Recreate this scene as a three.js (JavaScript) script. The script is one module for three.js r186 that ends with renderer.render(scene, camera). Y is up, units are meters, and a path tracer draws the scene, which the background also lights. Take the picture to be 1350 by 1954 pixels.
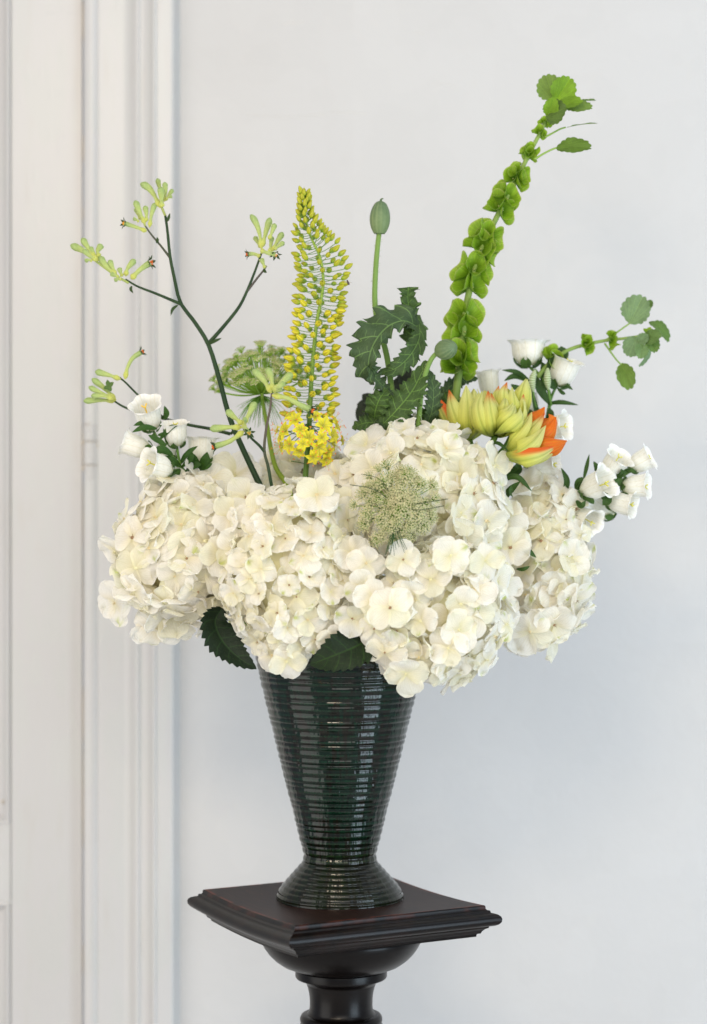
import * as THREE from 'three';
import { mergeGeometries } from 'three/addons/utils/BufferGeometryUtils.js';

// ---------------------------------------------------------------- camera, light, exposure
const F = 3900, D = 2.918, EYE = 1.65;            // focal length in photograph pixels, metres to the vase axis, eye height
const scene = new THREE.Scene();
const camera = new THREE.PerspectiveCamera(2 * Math.atan(977 / F) * 180 / Math.PI, 1350 / 1954, 0.1, 60);
camera.position.set(0, EYE, D);
camera.lookAt(0, EYE, 0);
camera.focus = 2.83;
camera.userData.fStop = 2.0;
const renderer = new THREE.WebGLRenderer({ antialias: true });
renderer.toneMapping = THREE.LinearToneMapping;
renderer.toneMappingExposure = 1.47;
renderer.shadowMap.enabled = true;
scene.background = new THREE.Color().setRGB(0.285, 0.312, 0.36);
function areaLight(name, color, intensity, w, h, from, to) {
  const l = new THREE.RectAreaLight(new THREE.Color().setRGB(...color), intensity, w, h);
  l.name = name; l.position.set(...from); l.lookAt(...to); scene.add(l);
}
areaLight('ceiling_light', [1, 0.90, 0.76], 0.34, 4.4, 2.6, [0, 3.5, 1.6], [0, 0, 1.3]);
areaLight('front_light', [1, 0.95, 0.875], 2.3, 2.6, 1.5, [0.25, 2.45, 4.1], [0, 1.1, 0]);
areaLight('lamp_light', [1, 0.84, 0.64], 19, 0.75, 0.6, [-0.75, 3.05, 3.1], [0, 1.4, 0]);
for (const [x, y, z, h, k] of [[1.85, 0.6, 2.05, 1.1, 6.3], [2.2, 0.6, 1.5, 1.1, 6.3], [1.85, 1.65, 2.05, 0.8, 4.8], [2.2, 1.65, 1.5, 0.8, 4.8], [1.25, 3.1, 1.55, 0.7, 3.6], [1.5, 2.6, 0.1, 1.1, 1.2]])
  areaLight('window_light', [0.72, 0.875, 1.0], k, 0.5, h, [x, y, z], [0, 1.2, -0.1]);
areaLight('side_light', [1, 0.965, 0.91], 1.55, 1.6, 2.6, [-2.0, 1.1, 1.25], [0, 1.25, 0.1]);
for (const p of [[-1.25, 2.5, 1.9], [-0.12, 2.75, 2.6], [0.12, 2.7, 2.9]]) { const l = new THREE.PointLight(new THREE.Color().setRGB(1, 0.72, 0.38), 0.5); l.name = 'bulb_light'; l.position.set(...p); l.castShadow = true; scene.add(l); }

// ---------------------------------------------------------------- helpers
let seed = 7;
const rnd = () => { seed = (seed + 0x6d2b79f5) | 0; let t = Math.imul(seed ^ (seed >>> 15), 1 | seed); t = (t + Math.imul(t ^ (t >>> 7), 61 | t)) ^ t; return ((t ^ (t >>> 14)) >>> 0) / 4294967296; };
const rr = (a, b) => a + (b - a) * rnd();
const V3 = (x, y, z) => new THREE.Vector3(x, y, z);
const P = (px, py, z = 0) => V3((px - 675) / F * (D - z), EYE - (py - 977) / F * (D - z), z);   // a photograph point at its own distance
const S = (px, z = 0) => px / F * (D - z);                                                       // a length of so many pixels there
const mix = (a, b, t) => a.map((x, i) => x + (b[i] - x) * t);
const clamp = (x, a = 0, b = 1) => Math.min(b, Math.max(a, x));
const smooth = (a, b, x) => { const t = clamp((x - a) / (b - a)); return t * t * (3 - 2 * t); };
const hash = (x, y) => { const s = Math.sin(x * 127.1 + y * 311.7) * 43758.5453; return s - Math.floor(s); };
function noise(x, y) {
  const i = Math.floor(x), j = Math.floor(y), a = x - i, b = y - j, u = a * a * (3 - 2 * a), v = b * b * (3 - 2 * b);
  return (hash(i, j) * (1 - u) + hash(i + 1, j) * u) * (1 - v) + (hash(i, j + 1) * (1 - u) + hash(i + 1, j + 1) * u) * v;
}
const fbm = (x, y) => 0.5 * noise(x, y) + 0.27 * noise(x * 2.1 + 9, y * 2.1) + 0.15 * noise(x * 4.3, y * 4.3 + 5) + 0.08 * noise(x * 9, y * 9);

function geo(pos, idx, col, uv) {
  const g = new THREE.BufferGeometry();
  g.setAttribute('position', new THREE.Float32BufferAttribute(pos, 3));
  if (uv) g.setAttribute('uv', new THREE.Float32BufferAttribute(uv, 2));
  if (col) g.setAttribute('color', new THREE.Float32BufferAttribute(col, 3));
  g.setIndex(idx); g.computeVertexNormals();
  return g;
}
// a sheet of (nu x nv) cells; fn(u, v) returns [x, y, z, r, g, b]
function grid(nu, nv, fn) {
  const pos = [], col = [], uv = [], idx = [];
  for (let j = 0; j <= nv; j++) for (let i = 0; i <= nu; i++) {
    const u = i / nu, v = j / nv, q = fn(u, v);
    pos.push(q[0], q[1], q[2]); col.push(q[3], q[4], q[5]); uv.push(u, v);
  }
  for (let j = 0; j < nv; j++) for (let i = 0; i < nu; i++) {
    const a = j * (nu + 1) + i, b = a + 1, c = a + nu + 1, d = c + 1;
    idx.push(a, b, d, a, d, c);
  }
  return geo(pos, idx, col, uv);
}
// a round tapering stem through points; rad(t), color(t, angle)
function tube(pts, rad, color, seg = 24, sides = 10, wobble = 0) {
  const c = new THREE.CatmullRomCurve3(pts, false, 'centripetal'), pos = [], col = [], uv = [], idx = [];
  const fr = c.computeFrenetFrames(seg, false), L = c.getLength();
  for (let j = 0; j <= seg; j++) {
    const t = j / seg, p = c.getPointAt(t), r = typeof rad === 'function' ? rad(t) : rad;
    for (let i = 0; i <= sides; i++) {
      const a = i / sides * Math.PI * 2, q = typeof color === 'function' ? color(t, a) : color, rw = r * (1 + wobble * (noise(t * 30, i % sides * 1.7) - 0.5));
      const n = fr.normals[j].clone().multiplyScalar(Math.cos(a)).addScaledVector(fr.binormals[j], Math.sin(a));
      pos.push(p.x + n.x * rw, p.y + n.y * rw, p.z + n.z * rw); col.push(...q); uv.push(i / sides, t * L * 40);
    }
  }
  for (let j = 0; j < seg; j++) for (let i = 0; i < sides; i++) { const a = j * (sides + 1) + i, b = a + 1, e = a + sides + 1; idx.push(a, b, e + 1, a, e + 1, e); }
  for (const [j, flip] of [[0, 1], [seg, 0]]) {               // close the ends
    const p = c.getPointAt(j / seg), k = pos.length / 3, q = typeof color === 'function' ? color(j / seg, 0) : color;
    pos.push(p.x, p.y, p.z); col.push(...q); uv.push(0.5, 0);
    for (let i = 0; i < sides; i++) { const a = j * (sides + 1) + i; flip ? idx.push(k, a + 1, a) : idx.push(k, a, a + 1); }
  }
  return geo(pos, idx, col, uv);
}
// a leaf or petal along a curved midrib: half width w(v), face normal n, colour(u, v)
function ribbon(pts, o) {
  const c = new THREE.CatmullRomCurve3(pts, false, 'centripetal'), nv = o.nv ?? 24, nu = o.nu ?? 8, ph = o.phase ?? rr(0, 6);
  const n0 = o.n.clone(), n1 = (o.n1 ?? o.n).clone();
  return grid(nu, nv, (u, v) => {
    const t = clamp(v, 0, 1), p = c.getPoint(t), T = c.getTangent(t), N = n0.clone().lerp(n1, t);
    N.addScaledVector(T, -N.dot(T)).normalize();
    const B = T.clone().cross(N), s = u * 2 - 1, as = Math.abs(s), w = o.w(v), side = Math.sign(s);
    let ww = w * (side < 0 ? o.asym ?? 1 : 1);
    if (o.teeth) { const f = (v * o.teeth + (side > 0 ? 0.35 : 0)) % 1; ww *= 1 + (o.tooth ?? 0.15) * as * as * (f - 0.4) * (0.6 + 0.8 * hash(Math.floor(v * o.teeth + (side > 0 ? 0.35 : 0)), side + 3 + ph)); }
    const ruff = (o.ruffle ?? 0) * w * as * as * Math.sin(v * (o.freq ?? 20) + ph + side * 1.3);
    const off = -(o.cup ?? 0) * w * s * s + (o.fold ?? 0) * w * as + ruff + (o.rib ?? 0) * Math.exp(-s * s * 40);
    p.addScaledVector(B, s * ww).addScaledVector(N, off);
    return [p.x, p.y, p.z, ...o.c(s, v)];
  });
}
const MAT = {};
function mesh(name, g, m, parent = scene) {
  const o = new THREE.Mesh(g, m); o.name = name; o.castShadow = o.receiveShadow = true; parent.add(o);
  return o;
}
const used = {};
const numbered = (n) => { const k = used[n] = (used[n] ?? -1) + 1; return k ? n + '_' + String(k).padStart(3, '0') : n; };
function thing(name, label, category, at, group) {
  const o = new THREE.Group(); o.name = numbered(name); if (at) o.position.copy(at);
  o.userData = { label, category }; if (group ?? GROUPS[name]) o.userData.group = group ?? GROUPS[name];
  scene.add(o); return o;
}
const GROUPS = { hydrangea: 'hydrangea heads in the vase', kangaroo_paw: 'kangaroo paw stems', poppy: 'poppy stems', bells_of_ireland: 'bells of Ireland stems', canterbury_bells: 'canterbury bell stems', lace_flower: 'lace flower heads' };
const structure = (name, g, m) => { const o = mesh(name, g, m); o.userData.kind = 'structure'; return o; };
const put = (o, at, dir, spin = 0, scale = 1) => {            // the thing's own y axis along dir
  o.position.copy(at);
  o.quaternion.setFromUnitVectors(V3(0, 1, 0), dir.clone().normalize()).multiply(new THREE.Quaternion().setFromAxisAngle(V3(0, 1, 0), spin));
  typeof scale === 'number' ? o.scale.setScalar(scale) : o.scale.set(...scale);
  return o;
};
function canvasTex(w, h, draw, srgb = true) {
  const c = document.createElement('canvas'); c.width = w; c.height = h; draw(c.getContext('2d'), w, h);
  const t = new THREE.CanvasTexture(c); t.wrapS = t.wrapT = THREE.RepeatWrapping; if (srgb) t.colorSpace = THREE.SRGBColorSpace; return t;
}
function dataTex(w, h, fn, srgb = true) {
  const d = new Uint8Array(w * h * 4);
  for (let y = 0; y < h; y++) for (let x = 0; x < w; x++) { const q = fn(x / w, y / h); for (let k = 0; k < 3; k++) d[(y * w + x) * 4 + k] = clamp(q[k]) * 255; d[(y * w + x) * 4 + 3] = 255; }
  const t = new THREE.DataTexture(d, w, h); t.wrapS = t.wrapT = THREE.RepeatWrapping; t.magFilter = THREE.LinearFilter; if (srgb) t.colorSpace = THREE.SRGBColorSpace; t.needsUpdate = true; return t;
}

// ---------------------------------------------------------------- materials
const std = (o) => new THREE.MeshStandardMaterial(o), phy = (o) => new THREE.MeshPhysicalMaterial({ side: THREE.DoubleSide, ...o });
const veins = (bg, line, n, w) => canvasTex(256, 512, (c, W, H) => {
  c.fillStyle = bg; c.fillRect(0, 0, W, H);
  for (let i = 0; i < 2600; i++) { c.fillStyle = 'rgba(' + (i % 2 ? '255,255,255' : '0,0,0') + ',0.035)'; c.fillRect(rnd() * W, rnd() * H, 6, 9); }
  c.strokeStyle = line; c.lineWidth = w * 2; c.beginPath(); c.moveTo(W / 2, 0); c.lineTo(W / 2, H); c.stroke();
  for (let i = 0; i < n; i++) for (const s of [-1, 1]) {
    const y = (i + 0.3 + 0.25 * (s > 0)) / n * H; c.lineWidth = w * 0.8; c.beginPath(); c.moveTo(W / 2, H - y);
    c.quadraticCurveTo(W / 2 + s * W * 0.25, H - y - 22, W / 2 + s * W * 0.5, H - y - 64); c.stroke();
    c.lineWidth = w * 0.35;
    for (let k = 1; k < 6; k++) { const x = W / 2 + s * W * 0.085 * k, yy = H - y - 9 * k; c.beginPath(); c.moveTo(x, yy); c.lineTo(x + s * 14, yy + (k % 2 ? 26 : -20)); c.stroke(); }
  }
});
const leafVeins = veins('#c9c9c9', 'rgba(255,255,235,0.75)', 8, 3.2);
const leafBump = veins('#808080', 'rgba(30,30,30,0.8)', 8, 5);
MAT.leaf = phy({ vertexColors: true, map: leafVeins, bumpMap: leafBump, bumpScale: 0.0006, roughness: 0.55, specularIntensity: 0.4, transmission: 0.28, thickness: 0 });
const poppyVeins = veins('#a8a8a8', 'rgba(255,255,225,0.9)', 7, 6);
MAT.poppyLeaf = phy({ vertexColors: true, map: poppyVeins, bumpMap: leafBump, bumpScale: 0.0012, roughness: 0.6, specularIntensity: 0.35, transmission: 0.2, thickness: 0 });
MAT.glossLeaf = phy({ vertexColors: true, map: poppyVeins, bumpMap: leafBump, bumpScale: 0.001, roughness: 0.6, specularIntensity: 0.45 });
const radialVeins = (bg, line, n) => canvasTex(256, 256, (c, W, H) => {
  c.fillStyle = bg; c.fillRect(0, 0, W, H);
  for (let i = 0; i < 1400; i++) { c.fillStyle = 'rgba(' + (i % 2 ? '255,255,255' : '60,60,20') + ',0.03)'; c.fillRect(rnd() * W, rnd() * H, 3, 16); }
  c.strokeStyle = line;
  for (let i = 0; i <= n; i++) {
    const x = i / n * W; c.lineWidth = i === n / 2 ? 2.2 : 1 + 0.6 * rnd(); c.beginPath(); c.moveTo(x, H); c.quadraticCurveTo(x + rr(-3, 3), H * 0.5, x + rr(-8, 8), 0); c.stroke();
  }
});
const petalVeins = radialVeins('#fefefd', 'rgba(222,214,180,0.5)', 12), petalBump = radialVeins('#909090', 'rgba(40,40,40,0.7)', 12);
MAT.petal = phy({ vertexColors: true, map: petalVeins, bumpMap: petalBump, bumpScale: 0.0005, roughness: 0.85, transmission: 0.56, thickness: 0 });
MAT.bell = phy({ vertexColors: true, map: petalVeins, bumpMap: petalBump, bumpScale: 0.0003, roughness: 0.7, transmission: 0.32, thickness: 0 });
MAT.calyx = phy({ vertexColors: true, map: radialVeins('#d8d8d8', 'rgba(255,255,225,0.85)', 20), bumpMap: petalBump, bumpScale: 0.0008, roughness: 0.5, specularIntensity: 0.35, transmission: 0.42, thickness: 0 });
MAT.stem = phy({ vertexColors: true, roughness: 0.5, specularIntensity: 0.4 });
MAT.fuzz = phy({ vertexColors: true, roughness: 0.85, sheen: 1, sheenColor: new THREE.Color().setRGB(0.75, 0.8, 0.45), sheenRoughness: 0.5, bumpMap: dataTex(128, 128, (x, y) => { const q = hash(Math.floor(x * 128), Math.floor(y * 128)); return [q, q, q]; }, false), bumpScale: 0.0004 });
MAT.bud = phy({ vertexColors: true, roughness: 0.45, specularIntensity: 0.4 });
MAT.lily = phy({ vertexColors: true, map: radialVeins('#f4f4f2', 'rgba(190,190,120,0.6)', 14), bumpMap: petalBump, bumpScale: 0.0006, roughness: 0.5, specularIntensity: 0.45, transmission: 0.32, thickness: 0 });
MAT.tiny = phy({ vertexColors: true, roughness: 0.75, transmission: 0.15, thickness: 0 });
const plasterBump = dataTex(512, 512, (x, y) => { const q = 0.5 + 0.6 * (fbm(x * 24, y * 24) - 0.5) + 0.25 * (noise(x * 170, y * 170) - 0.5); return [q, q, q]; }, false);
const plasterMap = dataTex(512, 512, (x, y) => { const q = 0.735 + 0.03 * (fbm(x * 7, y * 7) - 0.5); return [q + 0.004, q, q - 0.004]; });
MAT.wall = std({ color: 0xffffff, map: plasterMap, bumpMap: plasterBump, bumpScale: 0.0012, roughness: 0.62 });
const brushBump = dataTex(512, 512, (x, y) => { const q = 0.5 + 0.3 * (fbm(x * 150, y * 5) - 0.5) + 0.7 * (fbm(x * 5, y * 7) - 0.5) + 0.3 * smooth(0.80, 0.9, noise(x * 30 + 3, y * 24)); return [q, q, q]; }, false); brushBump.repeat.set(4, 1.2);
const paintMap = dataTex(256, 512, (x, y) => { const q = 0.735 + 0.012 * (fbm(x * 5, y * 6) - 0.5), d = smooth(0.66, 0.9, fbm(x * 12 + 4, y * 9)) * 0.014; return [q - d * 0.6, q - 0.002 - d, q - 0.008 - d * 1.4]; }); paintMap.repeat.set(3, 0.7);
MAT.paint = std({ color: 0xffffff, map: paintMap, roughness: 0.4, bumpMap: brushBump, bumpScale: 0.0005 });
MAT.crack = std({ color: new THREE.Color().setRGB(0.42, 0.36, 0.28), roughness: 0.9 });

// ---------------------------------------------------------------- wall, door and casing
const WZ = -0.55, wx = (px) => (px - 675) / F * (D - WZ), wy = (py) => EYE - (py - 977) / F * (D - WZ);
{
  const w = new THREE.BoxGeometry(3.2, 3.2, 0.1, 1, 1, 1); w.translate(wx(318) + 1.6, 1.6, WZ - 0.05);
  const uv = w.attributes.uv, p = w.attributes.position; for (let i = 0; i < uv.count; i++) uv.setXY(i, p.getX(i) * 0.7, p.getY(i) * 0.7);
  structure('wall', w, MAT.wall);
  const f = new THREE.BoxGeometry(6, 0.1, 6); f.translate(0, -0.05, 1.5);
  structure('floor', f, std({ color: new THREE.Color().setRGB(0.55, 0.53, 0.52), roughness: 0.6, bumpMap: plasterBump, bumpScale: 0.001 }));
  // hairline cracks and nicks in the plaster
  const crack = (pts, r) => tube(pts.map(([x, y]) => P(x, y, WZ + 0.0002)), r, [1, 1, 1], 20, 5);
  const ck = std({ color: new THREE.Color().setRGB(0.62, 0.6, 0.57), roughness: 0.9 }), wall = scene.getObjectByName('wall');
  mesh('crack', crack([[540, 46], [556, 42], [566, 45], [580, 41]], 0.0007), ck, wall);
  mesh('crack', crack([[470, 219], [530, 222], [610, 219], [640, 213], [700, 217]], 0.0004), ck, wall);
  mesh('crack', crack([[790, 60], [800, 62], [812, 64]], 0.0005), ck, wall);
  mesh('crack', crack([[826, 158], [850, 160], [876, 166]], 0.0004), ck, wall);
}
function extrudeUp(prof, y0, y1, ny = 1) {                    // prof: [photograph x, millimetres proud of the wall]
  const pos = [], idx = [], uv = [], n = prof.length;
  const pts = prof.map(([px, mm]) => { const z = WZ + mm / 1000; return [(px - 675) / F * (D - z), z]; });
  for (let i = 0; i < n - 1; i++) {                           // every facet has its own vertices unless shallow, so edges stay crisp where the profile turns
    const k = pos.length / 3;
    for (const q of [pts[i], pts[i + 1]]) { pos.push(q[0], y0, q[1], q[0], y1, q[1]); uv.push(q[0], y0, q[0], y1); }
    idx.push(k, k + 2, k + 3, k, k + 3, k + 1);
  }
  const g = geo(pos, idx, null, uv);
  return g;
}
function arc(x0, x1, m0, peak, m1, n = 9) {                   // a rounded bead between two profile points
  const a = []; for (let i = 0; i <= n; i++) { const t = i / n; a.push([x0 + (x1 - x0) * t, m0 + (m1 - m0) * t + peak * Math.sin(Math.PI * t)]); } return a;
}
function smoothProfile(prof, y0, y1) {                        // shared vertices: soft rounding
  const pts = prof.map(([px, mm]) => { const z = WZ + mm * 0.6 / 1000; return [(px - 675) / F * (D - z), z]; });
  const pos = [], idx = [], uv = [];
  pts.forEach((q, i) => { pos.push(q[0], y0, q[1], q[0], y1, q[1]); uv.push(q[0], y0, q[0], y1); if (i) { const k = (i - 1) * 2; idx.push(k, k + 2, k + 3, k, k + 3, k + 1); } });
  return geo(pos, idx, null, uv);
}
{
  const c = thing('door_casing', 'white painted moulded casing running up beside the door', 'door casing');
  const Y0 = 0, Y1 = 3.1;
  mesh('edge_bead', smoothProfile([[160, -40], [160.2, 2], ...arc(161, 186, 8, 7, 8), [187, 6.5]], Y0, Y1), MAT.paint, c);
  mesh('flat_board', smoothProfile([[187, 6.5], [188, 7.6], [189.5, 8.5], [212, 8.6], [236, 8.5]], Y0, Y1), MAT.paint, c);
  mesh('cove_moulding', smoothProfile([[236, 8.5], [240, 9], [246, 12], [252, 18], [256, 25], [258, 27], ...arc(258.5, 268, 27, 4, 27, 7), [268.5, 25], [274, 26], [280, 29], [286, 35], [290, 42], [292, 47]], Y0, Y1), MAT.paint, c);
  mesh('backband', smoothProfile([...arc(292, 299, 47, 3, 46, 7), [299.4, 44], [300.6, 44], [302, 44.5], [314, 44.7], [325, 44.5], [329, 43.5], [332, 40], [335, 30], [338, 18], [341, 8], [344, 1], [346, -6]], Y0, Y1), MAT.paint, c);

  const d = thing('door', 'white painted panelled door at the left edge, beside the moulded casing', 'door');
  const stile = (name, x0, x1, y0, y1) => { const g = smoothProfile([[x0, -40], [x0, -27], [x0 + 1, -25.5], [(x0 + x1) / 2, -25], [x1 - 3, -25.5], [x1 - 1, -27], [x1, -60]], y0, y1); return mesh(name, g, MAT.paint, d); };
  stile('stile', 22, 159.2, 0.01, 3.1);
  const rail = (y0, y1) => { const x0 = wx(-700), x1 = wx(22) ; const g = new THREE.BoxGeometry(x1 - x0, y1 - y0, 0.03); g.translate((x0 + x1) / 2 - 0.004, (y0 + y1) / 2, WZ - 0.0305); mesh('rail', g, MAT.paint, d); };
  rail(wy(1724), wy(1577));
  const panel = (y0, y1, name) => {
    const g = new THREE.BoxGeometry(0.62, y1 - y0, 0.012); g.translate(wx(4) - 0.31, (y0 + y1) / 2, WZ - 0.0368); mesh('panel', g, MAT.paint, d);
    // sloping bolection round the panel: upright piece and the cross piece
    mesh('panel_moulding', smoothProfile([[-2, -50], [3, -47], [8, -42], [11, -33], ...arc(12, 20, -28, 5, -27, 7), [21, -31], [22.5, -34]], y0, y1), MAT.paint, d);
  };
  panel(wy(1577), 3.1); panel(0.2, wy(1724));
  for (const [py, s] of [[1577, 1], [1724, -1]]) {            // the cross pieces of the mouldings
    const m = [[0, -27], [4, -23], [8, -28], [11, -33], [14, -42], [20, -47], [24, -50]], pos = [], idx = [];
    m.forEach(([q, mm], i) => { const y = wy(py) + s * q / 1120, z = WZ + mm * 0.6 / 1000; pos.push(wx(-700), y, z, wx(20) - Math.min(q, 14) / 1500, y, z); if (i) { const k = (i - 1) * 2; idx.push(k, k + 1, k + 3, k, k + 3, k + 2); } });
    const g = geo(pos, idx, null, pos.flatMap((_, i) => i % 3 ? [] : [pos[i], pos[i + 1]])); mesh('panel_moulding', g, MAT.paint, d);
  }
  // hinge knuckles, thick with paint
  for (const [a, b, r] of [[810, 841, 14.4], [843, 886, 14], [888, 915, 13.8]]) {
    const g = new THREE.CylinderGeometry(S(r, WZ), S(r, WZ), wy(a) - wy(b) - 0.001, 20, 1); g.translate(wx(173.6), (wy(a) + wy(b)) / 2, WZ - 0.002);
    mesh('hinge', g, MAT.paint, d);
  }
  // grime lines in the gap between door and casing
  for (const [a, b, r] of [[0, 78, 0.0016], [258, 310, 0.0013], [395, 420, 0.0008], [812, 900, 0.0012], [920, 1060, 0.0007], [1310, 1420, 0.0012], [1425, 1620, 0.0011], [1800, 1860, 0.0007], [1060, 1230, 0.0006]])
    mesh('crack', tube([P(159.6, a, WZ - 0.014), P(159.3, (a + b) / 2, WZ - 0.014), P(159.6, b, WZ - 0.014)], (t) => r * Math.sin(Math.PI * (0.08 + 0.84 * t)), [1, 1, 1], 14, 6), MAT.crack, d);
  for (const [x0, x1, y] of [[160, 176, 809.5], [160, 187, 842], [160, 187, 887]]) mesh('crack', tube([P(x0, y, WZ + 0.006), P((x0 + x1) / 2, y + 0.5, WZ + 0.0112), P(x1, y, WZ + 0.006)], 0.0006, [1, 1, 1], 10, 5), MAT.crack, d);
  for (const [x, y] of [[158, 845], [159, 893], [186, 850], [6, 1530], [18, 1555], [19, 1738]]) { const g = new THREE.IcosahedronGeometry(0.0028, 1); g.scale(0.8, 1.4, 0.4); g.translate(...P(x, y, x < 30 ? WZ - 0.017 : WZ + 0.004).toArray()); mesh('paint_chip', g, MAT.crack, d); }
}

// ---------------------------------------------------------------- pedestal
const TOP = 1.10, PX = -0.0175, PZ = 0.018, YAW = 28.4 * Math.PI / 180;
const grain = dataTex(512, 512, (x, y) => {
  const g = fbm(x * 6, y * 90), s = Math.pow(noise(x * 10, y * 260), 3), w = smooth(0.62, 0.9, fbm(x * 5 + 3, y * 7));
  return [0.12 + 0.06 * g - 0.06 * s + 0.05 * w, 0.088 + 0.045 * g - 0.05 * s + 0.03 * w, 0.082 + 0.035 * g - 0.04 * s + 0.02 * w];
});
const topMap = canvasTex(1024, 1024, (c, W, H) => {
  const img = c.createImageData(W, H);
  for (let y = 0; y < H; y++) for (let x = 0; x < W; x++) {
    const u = x / W, v = y / H, g = fbm(u * 80, v * 5), s = Math.pow(noise(u * 300, v * 9), 3), w = fbm(u * 4 + 7, v * 4);
    let q = [0.14 + 0.12 * g - 0.09 * s + 0.05 * w, 0.10 + 0.09 * g - 0.07 * s + 0.03 * w, 0.092 + 0.075 * g - 0.06 * s + 0.02 * w];
    const e = Math.min(u, 1 - u, v, 1 - v), wear = smooth(0.022, 0.006, e) * smooth(0.40, 0.54, fbm(u * 14 + 2, v * 14 + 4));
    q = mix(q, [0.52, 0.26, 0.16], wear);
    const k = (y * W + x) * 4; img.data[k] = q[0] * 255; img.data[k + 1] = q[1] * 255; img.data[k + 2] = q[2] * 255; img.data[k + 3] = 255;
  }
  c.putImageData(img, 0, 0);
  for (let i = 0; i < 60; i++) { c.fillStyle = rnd() < 0.5 ? 'rgba(235,205,140,0.9)' : 'rgba(210,170,120,0.6)'; const a = rr(0.12, 0.62), b = rr(0.70, 0.97); c.beginPath(); c.arc(a * W, b * H, rr(0.8, 2.4), 0, 7); c.fill(); }
  for (let i = 0; i < 30; i++) { c.strokeStyle = 'rgba(255,220,190,0.08)'; c.lineWidth = rr(0.5, 1.4); c.beginPath(); const a = rnd() * W, b = rnd() * H; c.moveTo(a, b); c.lineTo(a + rr(-90, 90), b + rr(-30, 30)); c.stroke(); }
});
MAT.wood = phy({ map: grain, roughness: 0.3, specularIntensity: 0.42, color: 0x686868, bumpMap: grain, bumpScale: 0.0005 });
MAT.woodTop = phy({ map: topMap, color: 0xb8a69e, specularIntensity: 0.26, roughness: 0.42, bumpMap: grain, bumpScale: 0.0007 });
{
  const t = thing('plant_stand', 'dark brown square-topped turned wooden pedestal standing under the vase', 'pedestal', V3(PX, 0, PZ));
  const H2 = 0.1465, sag = (lx, lz) => -0.0045 * (1 - Math.min(1.3, (lz / H2) ** 2));   // the board has cupped a little along one way
  const cs = Math.cos(YAW), sn = Math.sin(YAW), turn = (lx, lz) => [lx * cs - lz * sn * -1 * -1, 0, 0];
  const place = (lx, y, lz) => [lx * cs + lz * sn, y, -lx * sn + lz * cs];
  const N = 24, topg = grid(N, N, (u, v) => { const lx = (u * 2 - 1) * H2, lz = (v * 2 - 1) * H2; return [...place(lx, TOP + sag(lx, lz) * 1 + 0.0035, lz), 1, 1, 1]; });
  { const ix = topg.index.array; for (let i = 0; i < ix.length; i += 3) { const s = ix[i]; ix[i] = ix[i + 1]; ix[i + 1] = s; } topg.computeVertexNormals(); }
  topg.deleteAttribute('color');
  mesh('top_board', topg, MAT.woodTop, t);
  const prof = [[0, 0], [0.0012, -0.0006], [0.0018, -0.002], [0.002, -0.0052], [0.0035, -0.0066], [0.0062, -0.0072], [0.0068, -0.0085], [0.0072, -0.0104], [0.0105, -0.0112], [0.0145, -0.0128], [0.0175, -0.0155], [0.0188, -0.0192], [0.0182, -0.0232], [0.0155, -0.0265], [0.0115, -0.0285], [0.0065, -0.0292], [0.0055, -0.0296], [0.0052, -0.0315], [0.0018, -0.0330], [-0.0015, -0.0362], [-0.003, -0.0395], [-0.0065, -0.0402], [-0.0072, -0.0412], [-0.0074, -0.0440], [-0.05, -0.0446]];
  MAT.woodEdge = MAT.wood.clone(); MAT.woodEdge.vertexColors = true;
  const per = 40, sides = [[-1, 1, 1, 1], [1, 1, 1, -1], [1, -1, -1, -1], [-1, -1, -1, 1]];
  for (const [ax, az, bx, bz] of sides) {
    const pos = [], idx = [], uv = [], col = [];
    for (let j = 0; j < prof.length; j++) for (let i = 0; i <= per; i++) {
      const wear = (j < 4 ? 1 : j > 14 && j < 17 ? 0.35 : 0.12) * smooth(0.42, 0.62, noise(i * 0.55 + ax * 3 + j * 0.1, az * 5 + 2)), cw = mix([1, 1, 1], [10, 4.6, 3], wear); col.push(...cw);
      const k = i / per, r = H2 + prof[j][0], lx = (ax + (bx - ax) * k) * r, lz = (az + (bz - az) * k) * r, q = place(lx, TOP + 0.0035 + sag(lx, lz) + prof[j][1], lz);
      pos.push(...q); uv.push(prof[j][0] * 4 + prof[j][1] * 4, (k * 0.3));
    }
    for (let j = 0; j < prof.length - 1; j++) for (let i = 0; i < per; i++) { const a = j * (per + 1) + i, b = a + per + 1; idx.push(a, b, b + 1, a, b + 1, a + 1); }
    mesh('edge_moulding', geo(pos, idx, col, uv), MAT.woodEdge, t);
  }
  const lathe = (name, pts, n = 72) => mesh(name, new THREE.LatheGeometry(pts.map(([r, y]) => new THREE.Vector2(r, y)), n), MAT.wood, t);
  lathe('bell_turning', [[0.05, 1.06], [0.116, 1.058], [0.1165, 1.05], [0.114, 1.043], [0.1095, 1.0345], [0.1035, 1.026], [0.095, 1.0175], [0.085, 1.0105], [0.074, 1.006], [0.0655, 1.0037], [0.0640, 1.0032]]);
  lathe('collar', [[0.05, 1.0045], [0.0642, 1.0035], [0.0652, 1.0015], [0.0652, 0.9925], [0.0640, 0.9905], [0.0595, 0.9890], [0.0530, 0.9862], [0.0492, 0.9820], [0.0490, 0.9800]]);
  lathe('neck', [[0.0491, 0.9812], [0.0475, 0.976], [0.0458, 0.9690], [0.0447, 0.9600], [0.0445, 0.9500], [0.0452, 0.9440], [0.0470, 0.9400], [0.0500, 0.9375]]);
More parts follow.
